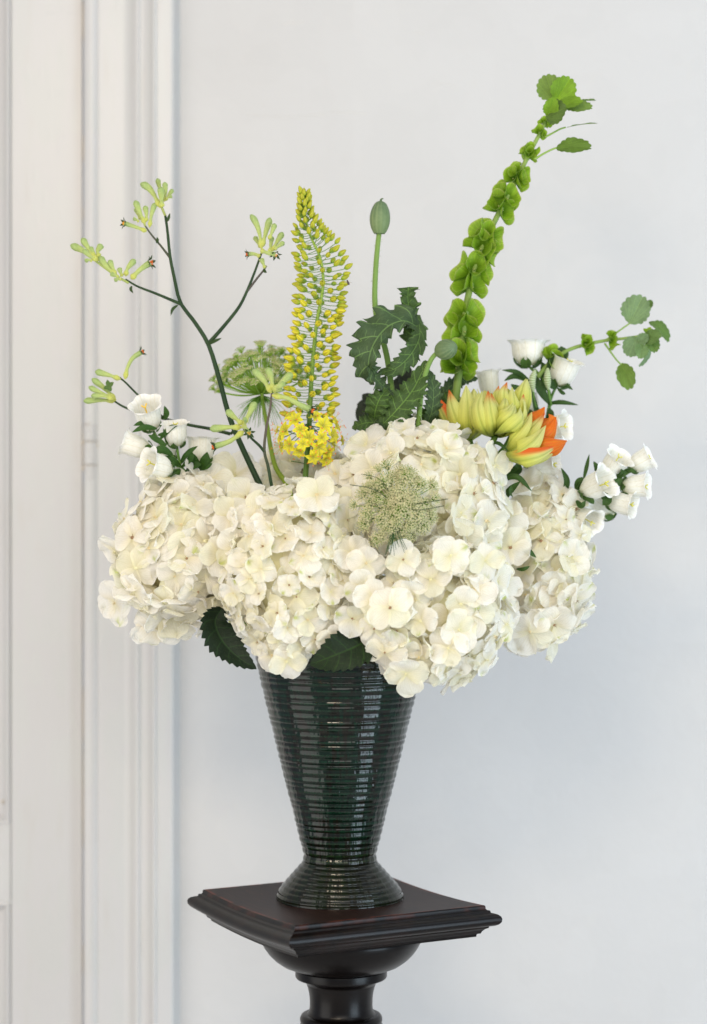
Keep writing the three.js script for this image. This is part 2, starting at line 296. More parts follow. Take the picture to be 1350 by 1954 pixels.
  lathe('ring', [[0.047, 0.9385], [0.0530, 0.9382], [0.0565, 0.9365], [0.0585, 0.9325], [0.0583, 0.9285], [0.0560, 0.9250], [0.0555, 0.924], [0.0590, 0.9225], [0.0600, 0.9180], [0.0560, 0.914], [0.0485, 0.912]]);
  lathe('shaft', [[0.0485, 0.913], [0.047, 0.90], [0.046, 0.86], [0.050, 0.70], [0.058, 0.50], [0.062, 0.40], [0.060, 0.33], [0.050, 0.27], [0.049, 0.25]]);
  lathe('base', [[0.049, 0.252], [0.075, 0.245], [0.08, 0.23], [0.07, 0.215], [0.09, 0.17], [0.13, 0.12], [0.16, 0.09], [0.165, 0.07], [0.15, 0.05], [0.17, 0.04], [0.172, 0.0], [0.0, 0.0]]);
}

// ---------------------------------------------------------------- vase
const VX = (649 - 675) / F * D, vy = (py) => EYE - (py - 977) / F * D;
{
  const t = thing('vase', 'tall dark green glazed ribbed vase standing on the dark pedestal', 'vase', V3(VX, 0, 0));
  const k = D / F;
  const R = (py) => {                                          // half width in photograph pixels down the vase
    const a = [[1225, 167], [1255, 161], [1307, 149.5], [1350, 139], [1400, 126.5], [1450, 114.5], [1500, 102.5], [1550, 89], [1600, 77], [1618, 71.5], [1630, 69], [1642, 70]];
    for (let i = 1; i < a.length; i++) if (py <= a[i][0]) return a[i - 1][1] + (a[i][1] - a[i - 1][1]) * (py - a[i - 1][0]) / (a[i][0] - a[i - 1][0]);
    return 70;
  };
  const pts = [], cols = [];
  const rim = 1228, bot = 1641, n = 34;
  pts.push([0.001, vy(1500)], [R(1480) * k - 0.007, vy(1480)], [R(1300) * k - 0.007, vy(1300)], [R(rim) * k - 0.0065, vy(rim)], [R(rim) * k - 0.003, vy(rim - 4)]);
  const rings0 = pts.length;
  for (let i = 0; i < n; i++) for (let s = 0; s < 8; s++) {
    const f = (i + s / 8 + 0.16 * Math.sin((i + s / 8) * 1.9)) / n, jit = 0.55 + 0.75 * hash(i, 4), py = rim + (bot - rim) * f;
    pts.push([(R(py) + 1.75 * jit * Math.sin(Math.PI * s / 8) - 1.0) * k, vy(py)]);
  }
  mesh('vase_body', latheV(pts), null, t);
  const ft = [];
  const foot = [[1641, 68], [1648, 74], [1657, 82], [1666, 90], [1675, 98], [1684, 106], [1693, 113], [1702, 118.5], [1711, 121.5]];
  for (let i = 0; i < foot.length - 1; i++) for (let s = 0; s < 8; s++) {
    const q = s / 8, b = Math.sin(Math.PI * q), dy = foot[i + 1][0] - foot[i][0], dx = foot[i + 1][1] - foot[i][1], l = Math.hypot(dx, dy);
    ft.push([(foot[i][1] + dx * q + 1.9 * b * dy / l - 0.6) * k, vy(foot[i][0] + dy * q - 1.9 * b * dx / l)]);
  }
  ft.push([121.5 * k, vy(1711)], [122.3 * k, vy(1714)], [121.5 * k, vy(1718)], [119 * k, TOP - 0.0015], [60 * k, TOP - 0.0035], [0.001, TOP - 0.0035]);
  mesh('vase_foot', latheV(ft), null, t);
  function latheV(p) {
    const g = new THREE.LatheGeometry(p.map(([r, y]) => new THREE.Vector2(r, y)), 128), uv = g.attributes.uv, q = g.attributes.position;
    for (let i = 0; i < uv.count; i++) uv.setXY(i, uv.getX(i) * 3, (q.getY(i) - TOP) / 0.42);
    return g;
  }
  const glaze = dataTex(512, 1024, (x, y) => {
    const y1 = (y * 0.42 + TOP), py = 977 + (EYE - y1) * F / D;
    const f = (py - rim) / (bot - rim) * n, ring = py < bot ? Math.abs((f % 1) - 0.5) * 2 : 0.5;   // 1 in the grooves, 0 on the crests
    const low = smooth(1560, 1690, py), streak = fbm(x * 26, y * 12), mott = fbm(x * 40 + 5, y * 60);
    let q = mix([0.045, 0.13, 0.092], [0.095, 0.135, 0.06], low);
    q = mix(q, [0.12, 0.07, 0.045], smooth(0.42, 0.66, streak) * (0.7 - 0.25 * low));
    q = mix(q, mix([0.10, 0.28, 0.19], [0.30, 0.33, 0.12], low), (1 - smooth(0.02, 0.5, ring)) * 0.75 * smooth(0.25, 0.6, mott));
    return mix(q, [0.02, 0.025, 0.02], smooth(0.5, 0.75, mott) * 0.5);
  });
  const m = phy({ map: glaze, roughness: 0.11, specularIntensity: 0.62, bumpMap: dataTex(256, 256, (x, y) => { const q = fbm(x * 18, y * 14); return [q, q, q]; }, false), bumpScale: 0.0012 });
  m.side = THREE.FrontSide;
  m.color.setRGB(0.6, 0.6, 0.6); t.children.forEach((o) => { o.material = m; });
}

// ---------------------------------------------------------------- hydrangeas
const CREAM = [0.955, 0.92, 0.79], WHITE = [0.965, 0.945, 0.895], LIME = [0.60, 0.66, 0.20], SHELL = [0.92, 0.84, 0.73];
function petalShape(i, k = {}) {
  const cupv = rr(-0.10, 0.16), curl = rr(-0.55, 0.35), wave = rr(0.03, 0.12), wid = rr(0.52, 0.65), tip = rr(-0.05, 0.05), ph = rr(0, 6), teeth = rnd() < 0.55 ? rr(0.02, 0.045) : 0.008, pw = rr(1.45, 2.5), ragged = rr(0.0, 0.07), crease = rr(-0.12, 0.12);
  const green = i % 5 === 3 ? rr(0.55, 1) : i % 5 === 1 ? 0.14 : 0.04, gx = rr(-0.3, 0.3), warm = rnd();
  return grid(10, 11, (u, v0) => {
    const s = u * 2 - 1, as = Math.abs(s);
    const v = 1 - (1 - v0) ** 1.7, w = wid * (1 + ragged * Math.sin(v * 11 + ph * (s > 0 ? 1 : 2))) * (v > 0.56 ? Math.pow(Math.max(0, 1 - Math.pow((v - 0.56) / 0.44, pw)), 1 / pw) : 0.12 + 0.88 * Math.sin(v / 0.56 * Math.PI / 2) ** 0.85);
    const edge = smooth(0.5, 1, v) * teeth * Math.sin(s * 26 + ph) + (as > 0.95 ? teeth * 0.8 * Math.sin(v * 40 + ph) : 0);
    const y = v * (1 + tip * (1 - as)) + edge;
    const x = s * w * (1 + 0.3 * edge);
    const z = cupv * s * s * v + curl * v * v * 0.5 + 0.10 * v + wave * Math.sin(v * 7 + s * 4 + ph) * v - 0.03 * Math.exp(-s * s * 30) * v + crease * Math.sin(v * 5 + ph) * s * v + 0.02 * Math.sin(s * 9 + ph) * v * v;
    let c = mix(mix(CREAM, SHELL, warm * 0.5), WHITE, smooth(0.1, 0.75, v)); c = mix(c, [0.88, 0.85, 0.54], i % 4 === 2 ? 0.38 : i % 7 === 0 ? 0.2 : 0);
    c = mix(c, [0.80, 0.76, 0.42], 0.4 * (1 - smooth(0, 0.38, v)));
    c = mix(c, LIME, green * smooth(0.55, 0.95, v + 0.12 * Math.sin(s * 21 + ph)) * smooth(0.65, 0.1, Math.abs(s - gx)));
    return [x, y, z, ...c];
  });
}
const petals = []; for (let i = 0; i < 28; i++) petals.push(petalShape(i));
const eyeGeo = (() => {
  const a = new THREE.IcosahedronGeometry(0.05, 2); a.scale(1, 1, 0.7); a.translate(0, 0, 0.02);
  const parts = [a.toNonIndexed ? a : a];
  for (let i = 0; i < 5; i++) { const c = new THREE.CylinderGeometry(0.006, 0.010, 0.14, 5); c.translate(0, 0.07, 0); c.rotateX(Math.PI / 2 - 0.75 * hash(i, 2)); c.rotateZ(i * 1.256 + hash(i, 8)); parts.push(c.toNonIndexed()); }
  const g = mergeGeometries(parts.map((q) => { const h = q.index ? q.toNonIndexed() : q.clone(); h.deleteAttribute('uv'); return h; }));
  return g;
})();
const eyeMats = [std({ color: new THREE.Color().setRGB(0.66, 0.55, 0.32), roughness: 0.7 }), std({ color: new THREE.Color().setRGB(0.30, 0.18, 0.09), roughness: 0.7 }), std({ color: new THREE.Color().setRGB(0.72, 0.68, 0.42), roughness: 0.7 })];
function floret(parent, at, normal, size, spread = 0.0) {
  const f = new THREE.Group(); f.name = 'floret'; parent.add(f); f.position.copy(at);
  f.quaternion.setFromUnitVectors(V3(0, 0, 1), normal.clone().normalize()); f.rotateZ(rr(0, 6.3)); f.scale.setScalar(size);
  const tilt = rr(-0.30, 0.28) + spread, pick = Math.floor(rnd() * petals.length);
  for (let k = 0; k < 4; k++) {
    const p = mesh('petal', petals[(pick + k * (rnd() < 0.5 ? 1 : 3) + (rnd() < 0.3 ? 5 : 0)) % petals.length], MAT.petal, f);
    p.rotation.order = 'ZXY'; p.rotation.z = k * Math.PI / 2 + rr(-0.16, 0.16); p.rotation.x = tilt + rr(-0.22, 0.22); p.rotation.y = rr(-0.15, 0.15);
    p.position.z = (k % 2) * 0.035 + rr(0, 0.02);
    const s = rr(0.84, 1.08); p.scale.set(s * rr(0.9, 1.08), s, s);
  }
  mesh('eye', eyeGeo, eyeMats[Math.floor(rnd() * 3)], f).scale.setScalar(rr(1.0, 1.7));
  return f;
}
function hydrangea(label, px, py, z, rx, ry, rz, size, extra = [], lean = V3(0, 0, 0)) {
  const s = (D - z) / F, c = P(px, py, z), t = thing('hydrangea', label, 'hydrangea', c, undefined);
  const N = Math.round(4 * Math.PI * Math.pow(((rx * ry) ** 1.6 / 1 + (rx * rz) ** 1.6 + (ry * rz) ** 1.6) / 3, 1 / 1.6) / (size * size) * 1.75);
  const merged = [], core = new THREE.IcosahedronGeometry(1, 3); core.scale(rx * s * 0.60, ry * s * 0.60, rz * s * 0.60);
  let count = 0;
  for (let i = 0; i < N; i++) {
    const yy = 1 - 2 * (i + 0.5) / N, ph = i * 2.399963 + 0.25 * (rnd() - 0.5) * 4 / Math.sqrt(N) * 3, q = Math.sqrt(1 - yy * yy);
    const d = V3(Math.cos(ph) * q, yy + rr(-0.05, 0.05), Math.sin(ph) * q).normalize();
    if (d.z < -0.42) continue;
    const n = V3(d.x / rx, d.y / ry, d.z / rz).normalize().add(V3(rr(-0.55, 0.55), rr(-0.55, 0.55), rr(-0.1, 0.4))).add(lean).normalize();
    const rad = rr(0.80, 0.93) + (rnd() < 0.12 ? 0.07 : 0);
    floret(t, V3(d.x * rx * rad * s, d.y * ry * rad * s, d.z * rz * rad * s), n, size * s * rr(0.42, 0.62), d.z < 0.2 ? 0.1 : 0);
    count++;
  }
  for (const [ex, ey, ez, es, nx, ny, nz] of extra) { const q = P(ex, ey, ez).sub(c); floret(t, q, V3(nx ?? 0, ny ?? 0, nz ?? 1), es * (D - ez) / F); }
  const inner = [];
  for (let i = 0; i < 340; i++) {                              // the crowded petals under the outer florets
    const d = V3(rr(-1, 1), rr(-1, 1), rr(-1, 1)).normalize(), g = petals[i % petals.length].clone(), o = new THREE.Object3D();
    const rad = rr(0.62, 0.84); o.position.set(d.x * rx * rad * s, d.y * ry * rad * s, d.z * rz * rad * s);
    o.quaternion.setFromUnitVectors(V3(0, 0, 1), d.add(V3(rr(-0.6, 0.6), rr(-0.6, 0.6), rr(-0.6, 0.6))).normalize()); o.rotateZ(rr(0, 6.3)); o.scale.setScalar(size * s * rr(0.45, 0.6)); o.updateMatrix();
    g.applyMatrix4(o.matrix); inner.push(g);
  }
  const im = mesh('inner_petals', mergeGeometries(inner), MAT.petal, t); im.userData.kind = 'stuff';
  mesh('flower_head', core, std({ color: new THREE.Color().setRGB(0.62, 0.58, 0.36), roughness: 0.9 }), t);
  const foot = V3(VX, 1.33, 0).sub(c), st = tube([V3(0, -ry * s * 0.3, 0), V3(foot.x * 0.45, foot.y * 0.4 - 0.01, foot.z * 0.5), foot], 0.0042, [0.14, 0.22, 0.06], 16, 8);
  mesh('stem', st, MAT.stem, t);
  return t;
}
const hyA = hydrangea('large creamy hydrangea head at the far left, bulging down past the left rim', 356, 1050, 0.03, 142, 156, 112, 84, [[298, 1195, 0.03, 52, 0, -0.5, 1], [335, 1190, 0.02, 44, 0.3, -0.7, 0.8], [222, 1150, 0.02, 48, -0.7, -0.3, 0.7], [440, 985, 0.10, 44, 0.1, 0.2, 1], [452, 1045, 0.12, 42, 0.1, 0, 1], [436, 1105, 0.09, 40, 0.1, -0.1, 1], [420, 1060, 0.11, 44, 0, 0, 1], [470, 950, 0.08, 44, 0, 0.4, 1], [448, 908, -0.03, 54, 0, 0.6, 1], [400, 920, 0.02, 50, -0.2, 0.6, 1], [285, 1205, 0.02, 40, -0.3, -0.8, 0.7]]);
const hyB = hydrangea('creamy hydrangea head of small florets over the left front of the vase rim', 562, 1090, 0.10, 150, 184, 122, 62, [[605, 945, 0.16, 50, 0, 0.35, 1], [548, 1262, 0.14, 40, 0, -0.2, 1], [520, 1250, 0.12, 38, -0.3, -0.4, 1], [640, 1225, 0.15, 42, 0.2, -0.3, 1], [490, 985, 0.13, 48, -0.2, 0.4, 1], [672, 1055, 0.16, 40, 0, 0.1, 1], [690, 1120, 0.17, 38, 0.2, 0, 1], [672, 1180, 0.16, 38, 0.2, -0.2, 1], [655, 990, 0.13, 40, 0, 0.2, 1], [640, 905, 0.05, 40, -0.1, 0.6, 0.8]]);
const hyC = hydrangea('biggest white hydrangea head, in the middle behind the front lace flower', 806, 958, 0.05, 166, 154, 122, 76, [[700, 850, 0.05, 48, -0.4, 0.7, 0.6], [790, 830, 0.06, 50, 0.1, 0.8, 0.6], [700, 1075, 0.17, 40, -0.2, 0, 1], [770, 1068, 0.19, 40, 0, 0.1, 1], [860, 1060, 0.185, 42, 0.1, 0, 1], [925, 1070, 0.16, 42, 0.4, 0, 1], [676, 905, 0.08, 42, -0.4, 0.4, 0.9], [668, 960, 0.12, 40, -0.3, 0.1, 1]]);
const hyD = hydrangea('white hydrangea head drooping over the right front of the vase rim', 836, 1168, 0.115, 146, 148, 120, 74, [[775, 1285, 0.17, 46, 0, -0.4, 1], [735, 1245, 0.17, 42, -0.3, -0.3, 1], [745, 1160, 0.215, 46, 0, 0.1, 1], [850, 1265, 0.14, 46, 0.3, -0.5, 0.9], [962, 1110, 0.09, 40, 0.5, 0, 0.9], [955, 1165, 0.09, 40, 0.5, -0.1, 0.9], [715, 1200, 0.17, 38, -0.2, -0.1, 1], [712, 1140, 0.19, 38, -0.1, 0, 1]]);
const hyE = hydrangea('narrow white hydrangea head at the far right, its lower florets hanging free', 1040, 1075, -0.035, 92, 168, 96, 76, [[1012, 1205, 0.02, 50, -0.1, -0.2, 1], [1060, 1195, 0.0, 46, 0.2, -0.2, 1], [1000, 925, -0.02, 44, -0.2, 0.6, 0.8], [1040, 925, -0.03, 46, 0.2, 0.5, 0.9], [990, 1240, -0.02, 34, -0.3, -0.7, 0.6], [968, 985, 0.03, 42, -0.2, 0.2, 1], [975, 1045, 0.05, 42, -0.2, 0, 1]]);
const hyF = hydrangea('shaded hydrangea head at the back, behind the yellow flower spike', 585, 925, -0.13, 108, 82, 80, 74);

// serrated hydrangea leaves under the heads
const darkGreen = (s, v) => mix([0.008, 0.024, 0.010], [0.015, 0.040, 0.014], 0.5 + 0.5 * noise(s * 4 + 9, v * 8));
{
  const c = hyB.position, q = (x, y, z) => P(x, y, z).sub(c);
  const g = ribbon([q(424, 1160, 0.08), q(411, 1185, 0.085), q(424, 1222, 0.10), q(452, 1252, 0.11), q(490, 1277, 0.115)], { n: V3(0.45, 0.15, 1), nv: 90, nu: 14, w: (v) => S(40) * Math.pow(Math.sin(Math.PI * Math.min(1, 0.03 + v * 0.97)), 0.8) * (1 - 0.3 * v), teeth: 15, tooth: 0.26, fold: 0.32, ruffle: 0.14, freq: 12, c: darkGreen });
  mesh('leaf', g, MAT.glossLeaf, hyB).userData.label = 'dark serrated leaf hanging left of the vase rim';
  const c2 = hyD.position, q2 = (x, y, z) => P(x, y, z).sub(c2);
  const g2 = ribbon([q2(735, 1195, 0.13), q2(690, 1228, 0.155), q2(640, 1250, 0.165), q2(592, 1268, 0.155)], { n: V3(0.1, 0.35, 1), nv: 90, nu: 14, w: (v) => S(37) * Math.pow(Math.sin(Math.PI * Math.min(1, 0.1 + v * 0.9)), 0.75), teeth: 12, tooth: 0.2, fold: 0.22, ruffle: 0.12, freq: 14, c: (s, v) => mix([0.008, 0.028, 0.005], [0.018, 0.048, 0.008], noise(s * 3, v * 7)) });
  mesh('leaf', g2, MAT.glossLeaf, hyD).userData.label = 'dark green serrated leaf lying on the vase rim';
}

// ---------------------------------------------------------------- kangaroo paws
const kStem = (t) => mix([0.013, 0.034, 0.011], [0.022, 0.048, 0.016], 0.5 + 0.5 * Math.sin(t * 23));
const fuzzCol = (t, a) => {
  let c = mix([0.50, 0.50, 0.055], [0.38, 0.46, 0.12], smooth(0.05, 0.4, t));
  c = mix(c, [0.22, 0.33, 0.09], smooth(0.45, 0.95, t));
  return mix(c, [0.50, 0.56, 0.25], 0.45 * hash(Math.floor(t * 40), Math.floor(a * 6)));
};
const anther = new THREE.IcosahedronGeometry(1, 1), antherMat = std({ color: new THREE.Color().setRGB(0.85, 0.40, 0.03), roughness: 0.6 }), antherRed = std({ color: new THREE.Color().setRGB(0.78, 0.16, 0.02), roughness: 0.6 });
function paw(parent, map, z, pts, w, open) {                  // one furry tubular flower: points, thickness in photograph pixels, open = [dir x, dir y, dir z, red]
  const p = pts.map(([x, y, dz]) => { const [a, b] = map(x, y); return P(a, b, z + (dz ?? 0)); });
  if (p.length === 2) p.splice(1, 0, p[0].clone().lerp(p[1], 0.5).add(V3(rr(-0.001, 0.001), rr(-0.001, 0.001), rr(0, 0.003))));
  const R = S(w * 0.56, z);
  const rad = (t) => R * (open ? 0.55 + 0.35 * Math.exp(-(((t - 0.13) / 0.1) ** 2)) + 0.30 * smooth(0.2, 1, t) : (0.42 + 0.45 * Math.exp(-(((t - 0.16) / 0.11) ** 2)) + 0.62 * smooth(0.2, 0.85, t)) * Math.sqrt(clamp((1.0 - t) / 0.12) * 0.96 + 0.04)) * (0.5 + 0.5 * smooth(0, 0.1, t));
  const m = mesh('flower', tube(p, rad, fuzzCol, 30, 12, 0.16), MAT.fuzz, parent);
  const fc = new THREE.CatmullRomCurve3(p, false, 'centripetal'), fur = [], fpos = [], fidx = [], fcol = [];
  for (let i = 0; i < 70; i++) {
    const v = rr(0.08, 0.97), q = fc.getPointAt(v), T = fc.getTangentAt(v), a = rr(0, 6.3), A = T.clone().cross(V3(0.1, 0.2, 1)).normalize(), B = A.clone().cross(T), o = A.clone().multiplyScalar(Math.cos(a)).addScaledVector(B, Math.sin(a)), r = rad(v), k = fpos.length / 3, l = S(rr(1.2, 2.4)), e = q.clone().addScaledVector(o, r * 0.9), f = q.clone().addScaledVector(o, r + l).addScaledVector(T, l * 0.5), w = T.clone().multiplyScalar(S(0.35));
    fpos.push(...e.clone().add(w).toArray(), ...e.clone().sub(w).toArray(), ...f.toArray()); fidx.push(k, k + 1, k + 2); for (let m2 = 0; m2 < 3; m2++) fcol.push(0.58, 0.62, 0.32);
  }
  mesh('fur', geo(fpos, fidx, fcol, fpos.filter((_, i) => i % 3).map(() => 0)), MAT.tiny, m).userData.kind = 'stuff';
  if (open) {
    const e = p[p.length - 1], dir = V3(open[0], open[1], open[2]).normalize(), u = Math.abs(dir.y) < 0.9 ? V3(0, 1, 0) : V3(1, 0, 0), A = dir.clone().cross(u).normalize(), B = dir.clone().cross(A).normalize();
    for (let k = 0; k < 6; k++) {
      const a = k / 6 * 6.283 + 0.3, o = A.clone().multiplyScalar(Math.cos(a)).addScaledVector(B, Math.sin(a));
      const b = e.clone().addScaledVector(o, R * 0.72), q = [b.clone().addScaledVector(dir, -R * 0.3), b.clone().addScaledVector(o, R * 0.45).addScaledVector(dir, R * 0.5), b.clone().addScaledVector(o, R * 1.5).addScaledVector(dir, R * 0.75)];
      mesh('lobe', ribbon(q, { n: dir, nv: 8, nu: 4, cup: 0.3, w: (v) => R * 0.48 * Math.sin(Math.PI * (0.22 + 0.76 * v)), c: (s, v) => mix([0.05, 0.10, 0.03], [0.10, 0.16, 0.06], Math.abs(s)) }), MAT.leaf, m);
    }
    for (let k = 0; k < 6; k++) {
      const a = k / 6 * 6.283 + 0.8, o = A.clone().multiplyScalar(Math.cos(a)).addScaledVector(B, Math.sin(a)), n = mesh('anther', anther, open[3] ? antherRed : antherMat, m);
      put(n, e.clone().addScaledVector(o, R * (0.3 + 0.25 * (k % 2))).addScaledVector(dir, R * 0.45), dir, 0, [R * 0.16, R * 0.34, R * 0.16]);
    }
  }
}
const Z1 = (x, y) => [120 + x * 0.3259, 320 + y * 0.3259], Z2 = (x, y) => [120 + x * 0.3259, 620 + y * 0.3259], Z4 = (x, y) => [480 + x * 0.163, 640 + y * 0.163];
const stemAlong = (parent, list, z, w0, w1, color = kStem, name = 'stem', seg = 36) => mesh(name, tube(list.map(([x, y, dz]) => P(x, y, z + (dz ?? 0))), (t) => S(w0 + (w1 - w0) * t, z) / 2, color, seg, 10), MAT.stem, parent);
{
  const t = thing('kangaroo_paw', 'tall branching kangaroo paw with dark stems and pale green furry flowers, at the left', 'kangaroo paw');
  stemAlong(t, [[560, 1040, 0.03], [514, 960, 0.01], [488, 908], [440, 800], [418, 720], [397, 655], [370, 612], [345, 578], [333, 530], [325, 490], [320, 440], [316, 412]], 0.0, 14, 5);
  stemAlong(t, [[345, 580], [300, 561], [262, 546], [240, 533]], 0.0, 6.5, 3.5, kStem, 'branch');
  stemAlong(t, [[397, 657], [428, 622], [457, 585], [472, 555], [488, 515], [499, 484]], 0.0, 8, 4, kStem, 'branch');
  stemAlong(t, [[472, 556], [492, 530], [504, 515], [509, 507]], 0.0, 5, 3.5, (u) => [0.07, 0.06, 0.05], 'branch');
  stemAlong(t, [[325, 492], [308, 470], [288, 446], [277, 430]], 0.0, 5, 3, (u) => [0.06, 0.065, 0.04], 'branch');
  stemAlong(t, [[440, 828], [400, 818], [362, 811], [310, 798], [268, 787], [236, 776], [215, 763]], -0.02, 7, 4, kStem, 'branch');
  stemAlong(t, [[316, 800], [290, 778], [262, 752], [238, 728], [228, 720]], -0.022, 5, 3.5, kStem, 'branch');
  stemAlong(t, [[440, 828], [446, 824], [452, 826]], -0.01, 6, 6);
  stemAlong(t, [[316, 412], [310, 398], [306, 388]], 0.0, 5, 5, (u) => [0.3, 0.34, 0.1], 'branch'); stemAlong(t, [[278, 432], [272, 420], [266, 412]], 0, 4, 4, (u) => [0.3, 0.34, 0.1], 'branch');
  stemAlong(t, [[246, 540], [225, 528], [196, 508], [165, 484]], 0, 5, 4, (u) => [0.3, 0.36, 0.1], 'branch');
  const c1 = (pts, w, open) => paw(t, Z1, 0.0, pts, w, open), c2 = (pts, w, open) => paw(t, Z2, -0.02, pts, w, open);
  c1([[572, 235], [535, 160], [500, 115], [455, 92]], 12); c1([[580, 235], [578, 170, 0.01], [573, 112, 0.012]], 11.5); c1([[578, 170, -0.01], [566, 110, -0.012], [554, 62, -0.012]], 8.5); c1([[592, 200], [602, 145], [597, 84]], 9); c1([[600, 195], [618, 165], [646, 126]], 7); c1([[604, 185, 0.005], [622, 172, 0.005], [642, 168, 0.006]], 5.5);
  c1([[482, 330], [452, 262], [423, 192]], 10.5); c1([[458, 305, -0.01], [440, 268, -0.01], [426, 235, -0.01]], 8); c1([[448, 318, 0.008], [430, 305, 0.008], [412, 297, 0.01]], 6); c1([[487, 318], [490, 272], [482, 222]], 9); c1([[508, 350], [520, 275], [541, 205]], 9); c1([[492, 372], [430, 348], [362, 326]], 9.5, [-0.85, 0.05, 0.6, 0]);
  c1([[210, 545], [170, 515], [118, 485], [46, 452]], 12); c1([[190, 525], [150, 470], [112, 412]], 10.5); c1([[205, 540], [180, 500], [160, 462]], 8); c1([[200, 545, 0.01], [155, 515, 0.012], [118, 478, 0.014]], 8.5); c1([[215, 525], [205, 490], [230, 448]], 11); c1([[175, 545, 0.012], [150, 540, 0.014], [130, 548, 0.016]], 7); c1([[318, 632], [255, 575], [214, 518]], 11); c1([[310, 625], [290, 580], [272, 540]], 9.5); c1([[350, 638], [338, 610], [330, 585]], 8.5); c1([[330, 640, 0.008], [305, 632, 0.01], [280, 618, 0.012]], 8); c1([[345, 655, 0.008], [325, 652, 0.01], [302, 662, 0.012]], 6.5); c1([[368, 636], [380, 590], [425, 537]], 10.5); c1([[400, 652], [450, 600], [512, 556]], 12.5, [0.85, 0.15, 0.35, 1]);
  c1([[1165, 480], [1150, 375], [1130, 320], [1100, 274]], 10.5); c1([[1165, 470], [1188, 385], [1215, 292]], 11); c1([[1160, 470, -0.01], [1138, 430, -0.012], [1122, 402, -0.012]], 8); c1([[1205, 420, 0.01], [1225, 380, 0.012], [1243, 326, 0.012]], 9); c1([[1210, 500], [1218, 455], [1226, 400]], 8); c1([[1225, 490], [1258, 430], [1290, 378]], 10); c1([[1235, 482, 0.01], [1270, 455, 0.012], [1298, 435, 0.012]], 8); c1([[1160, 485, 0.012], [1205, 500, 0.02], [1246, 508, 0.02]], 10, [0.15, -0.75, 0.7, 0]); c1([[1160, 522], [1120, 505], [1085, 506]], 9, [-0.9, -0.15, 0.3, 1]); c1([[1185, 590, 0.004], [1172, 555, 0.006], [1162, 530, 0.006]], 8);
  c2([[366, 318], [378, 255], [410, 195], [462, 158]], 10, [0.75, 0.45, 0.2, 1]); c2([[340, 318], [270, 294], [190, 272]], 11); c2([[312, 440], [245, 372], [172, 314]], 10.5); c2([[300, 430, 0.006], [225, 398, 0.01], [152, 362, 0.01]], 9); c2([[298, 436, 0.012], [235, 416, 0.014], [166, 415, 0.014]], 8.5); c2([[312, 446], [215, 440], [122, 446]], 10.5);
  for (const [x, y, a] of [[300, 335, 0.6], [262, 320, 1.7], [285, 390, -0.6], [240, 375, 2.2]]) { const b = P(...Z2(268, 360), -0.012); mesh('leaf', ribbon([b, b.clone().lerp(P(...Z2(x, y), -0.01), 0.5), P(...Z2(x, y), -0.008)], { n: V3(0, 0.2, 1), nv: 8, nu: 4, w: (v) => S(4.5) * Math.sin(Math.PI * (0.15 + 0.85 * v)), c: () => [0.16, 0.28, 0.07] }), MAT.leaf, t); }
  const bract = (a, b, c) => mesh('bract', ribbon([P(...a, 0.004), P(...b, 0.006), P(...c, 0.006)], { n: V3(0.3, 0, 1), nv: 8, nu: 4, w: (v) => S(3) * Math.sin(Math.PI * (0.1 + 0.9 * v)), c: () => [0.06, 0.11, 0.03] }), MAT.leaf, t);
  bract([340, 582], [330, 590], [326, 603]); bract([398, 658], [412, 650], [424, 645]); bract([318, 424], [322, 416], [325, 406]); bract([252, 546], [250, 552], [255, 560]); bract([504, 512], [506, 518], [510, 520]); bract([299, 464], [301, 458], [300, 452]);
  const u = thing('kangaroo_paw', 'short kangaroo paw with a forked stem, in front of the yellow spike', 'kangaroo paw');
  const g1 = (pts, w, open) => paw(u, Z2, 0.06, pts, w, open), g4 = (pts, w, open) => paw(u, Z4, 0.06, pts, w, open);
  stemAlong(u, [[535, 985, -0.02], [519, 928], [512, 890], [505, 861], [509, 815], [516, 780], [519, 750]], 0.06, 7.5, 4, (x) => mix([0.022, 0.05, 0.02], [0.10, 0.08, 0.06], smooth(0.3, 0.8, x)));
  stemAlong(u, [[505, 862], [495, 850], [482, 838], [470, 825], [464, 815]], 0.06, 6, 4, kStem, 'branch');
  g1([[1222, 400], [1195, 350], [1155, 300], [1112, 262]], 12.5); g1([[1228, 385], [1220, 310], [1198, 250]], 12); g1([[1235, 385], [1285, 335], [1345, 282]], 12.5); g1([[1235, 380, 0.012], [1270, 360, 0.02], [1300, 335, 0.02]], 10); g1([[1232, 390, 0.01], [1262, 380, 0.014], [1285, 372, 0.016]], 8);
  g4([[240, 700], [420, 735], [560, 810], [700, 870]], 13, [0.8, -0.45, 0.3, 1]);
  g1([[1055, 585], [1010, 545], [958, 500]], 11.5); g1([[1058, 580], [1090, 525], [1128, 450]], 12); g1([[1050, 600], [960, 600], [862, 610]], 12.5); g1([[1060, 600, 0.005], [1072, 565, 0.012], [1062, 545, 0.02]], 7); g1([[1060, 622], [980, 680], [890, 712]], 12.5, [-0.95, -0.2, 0.2, 1]); g1([[1060, 590, 0.004], [1075, 610, 0.02], [1092, 632, 0.03]], 10, [0.1, -0.25, 0.95, 0]);
}

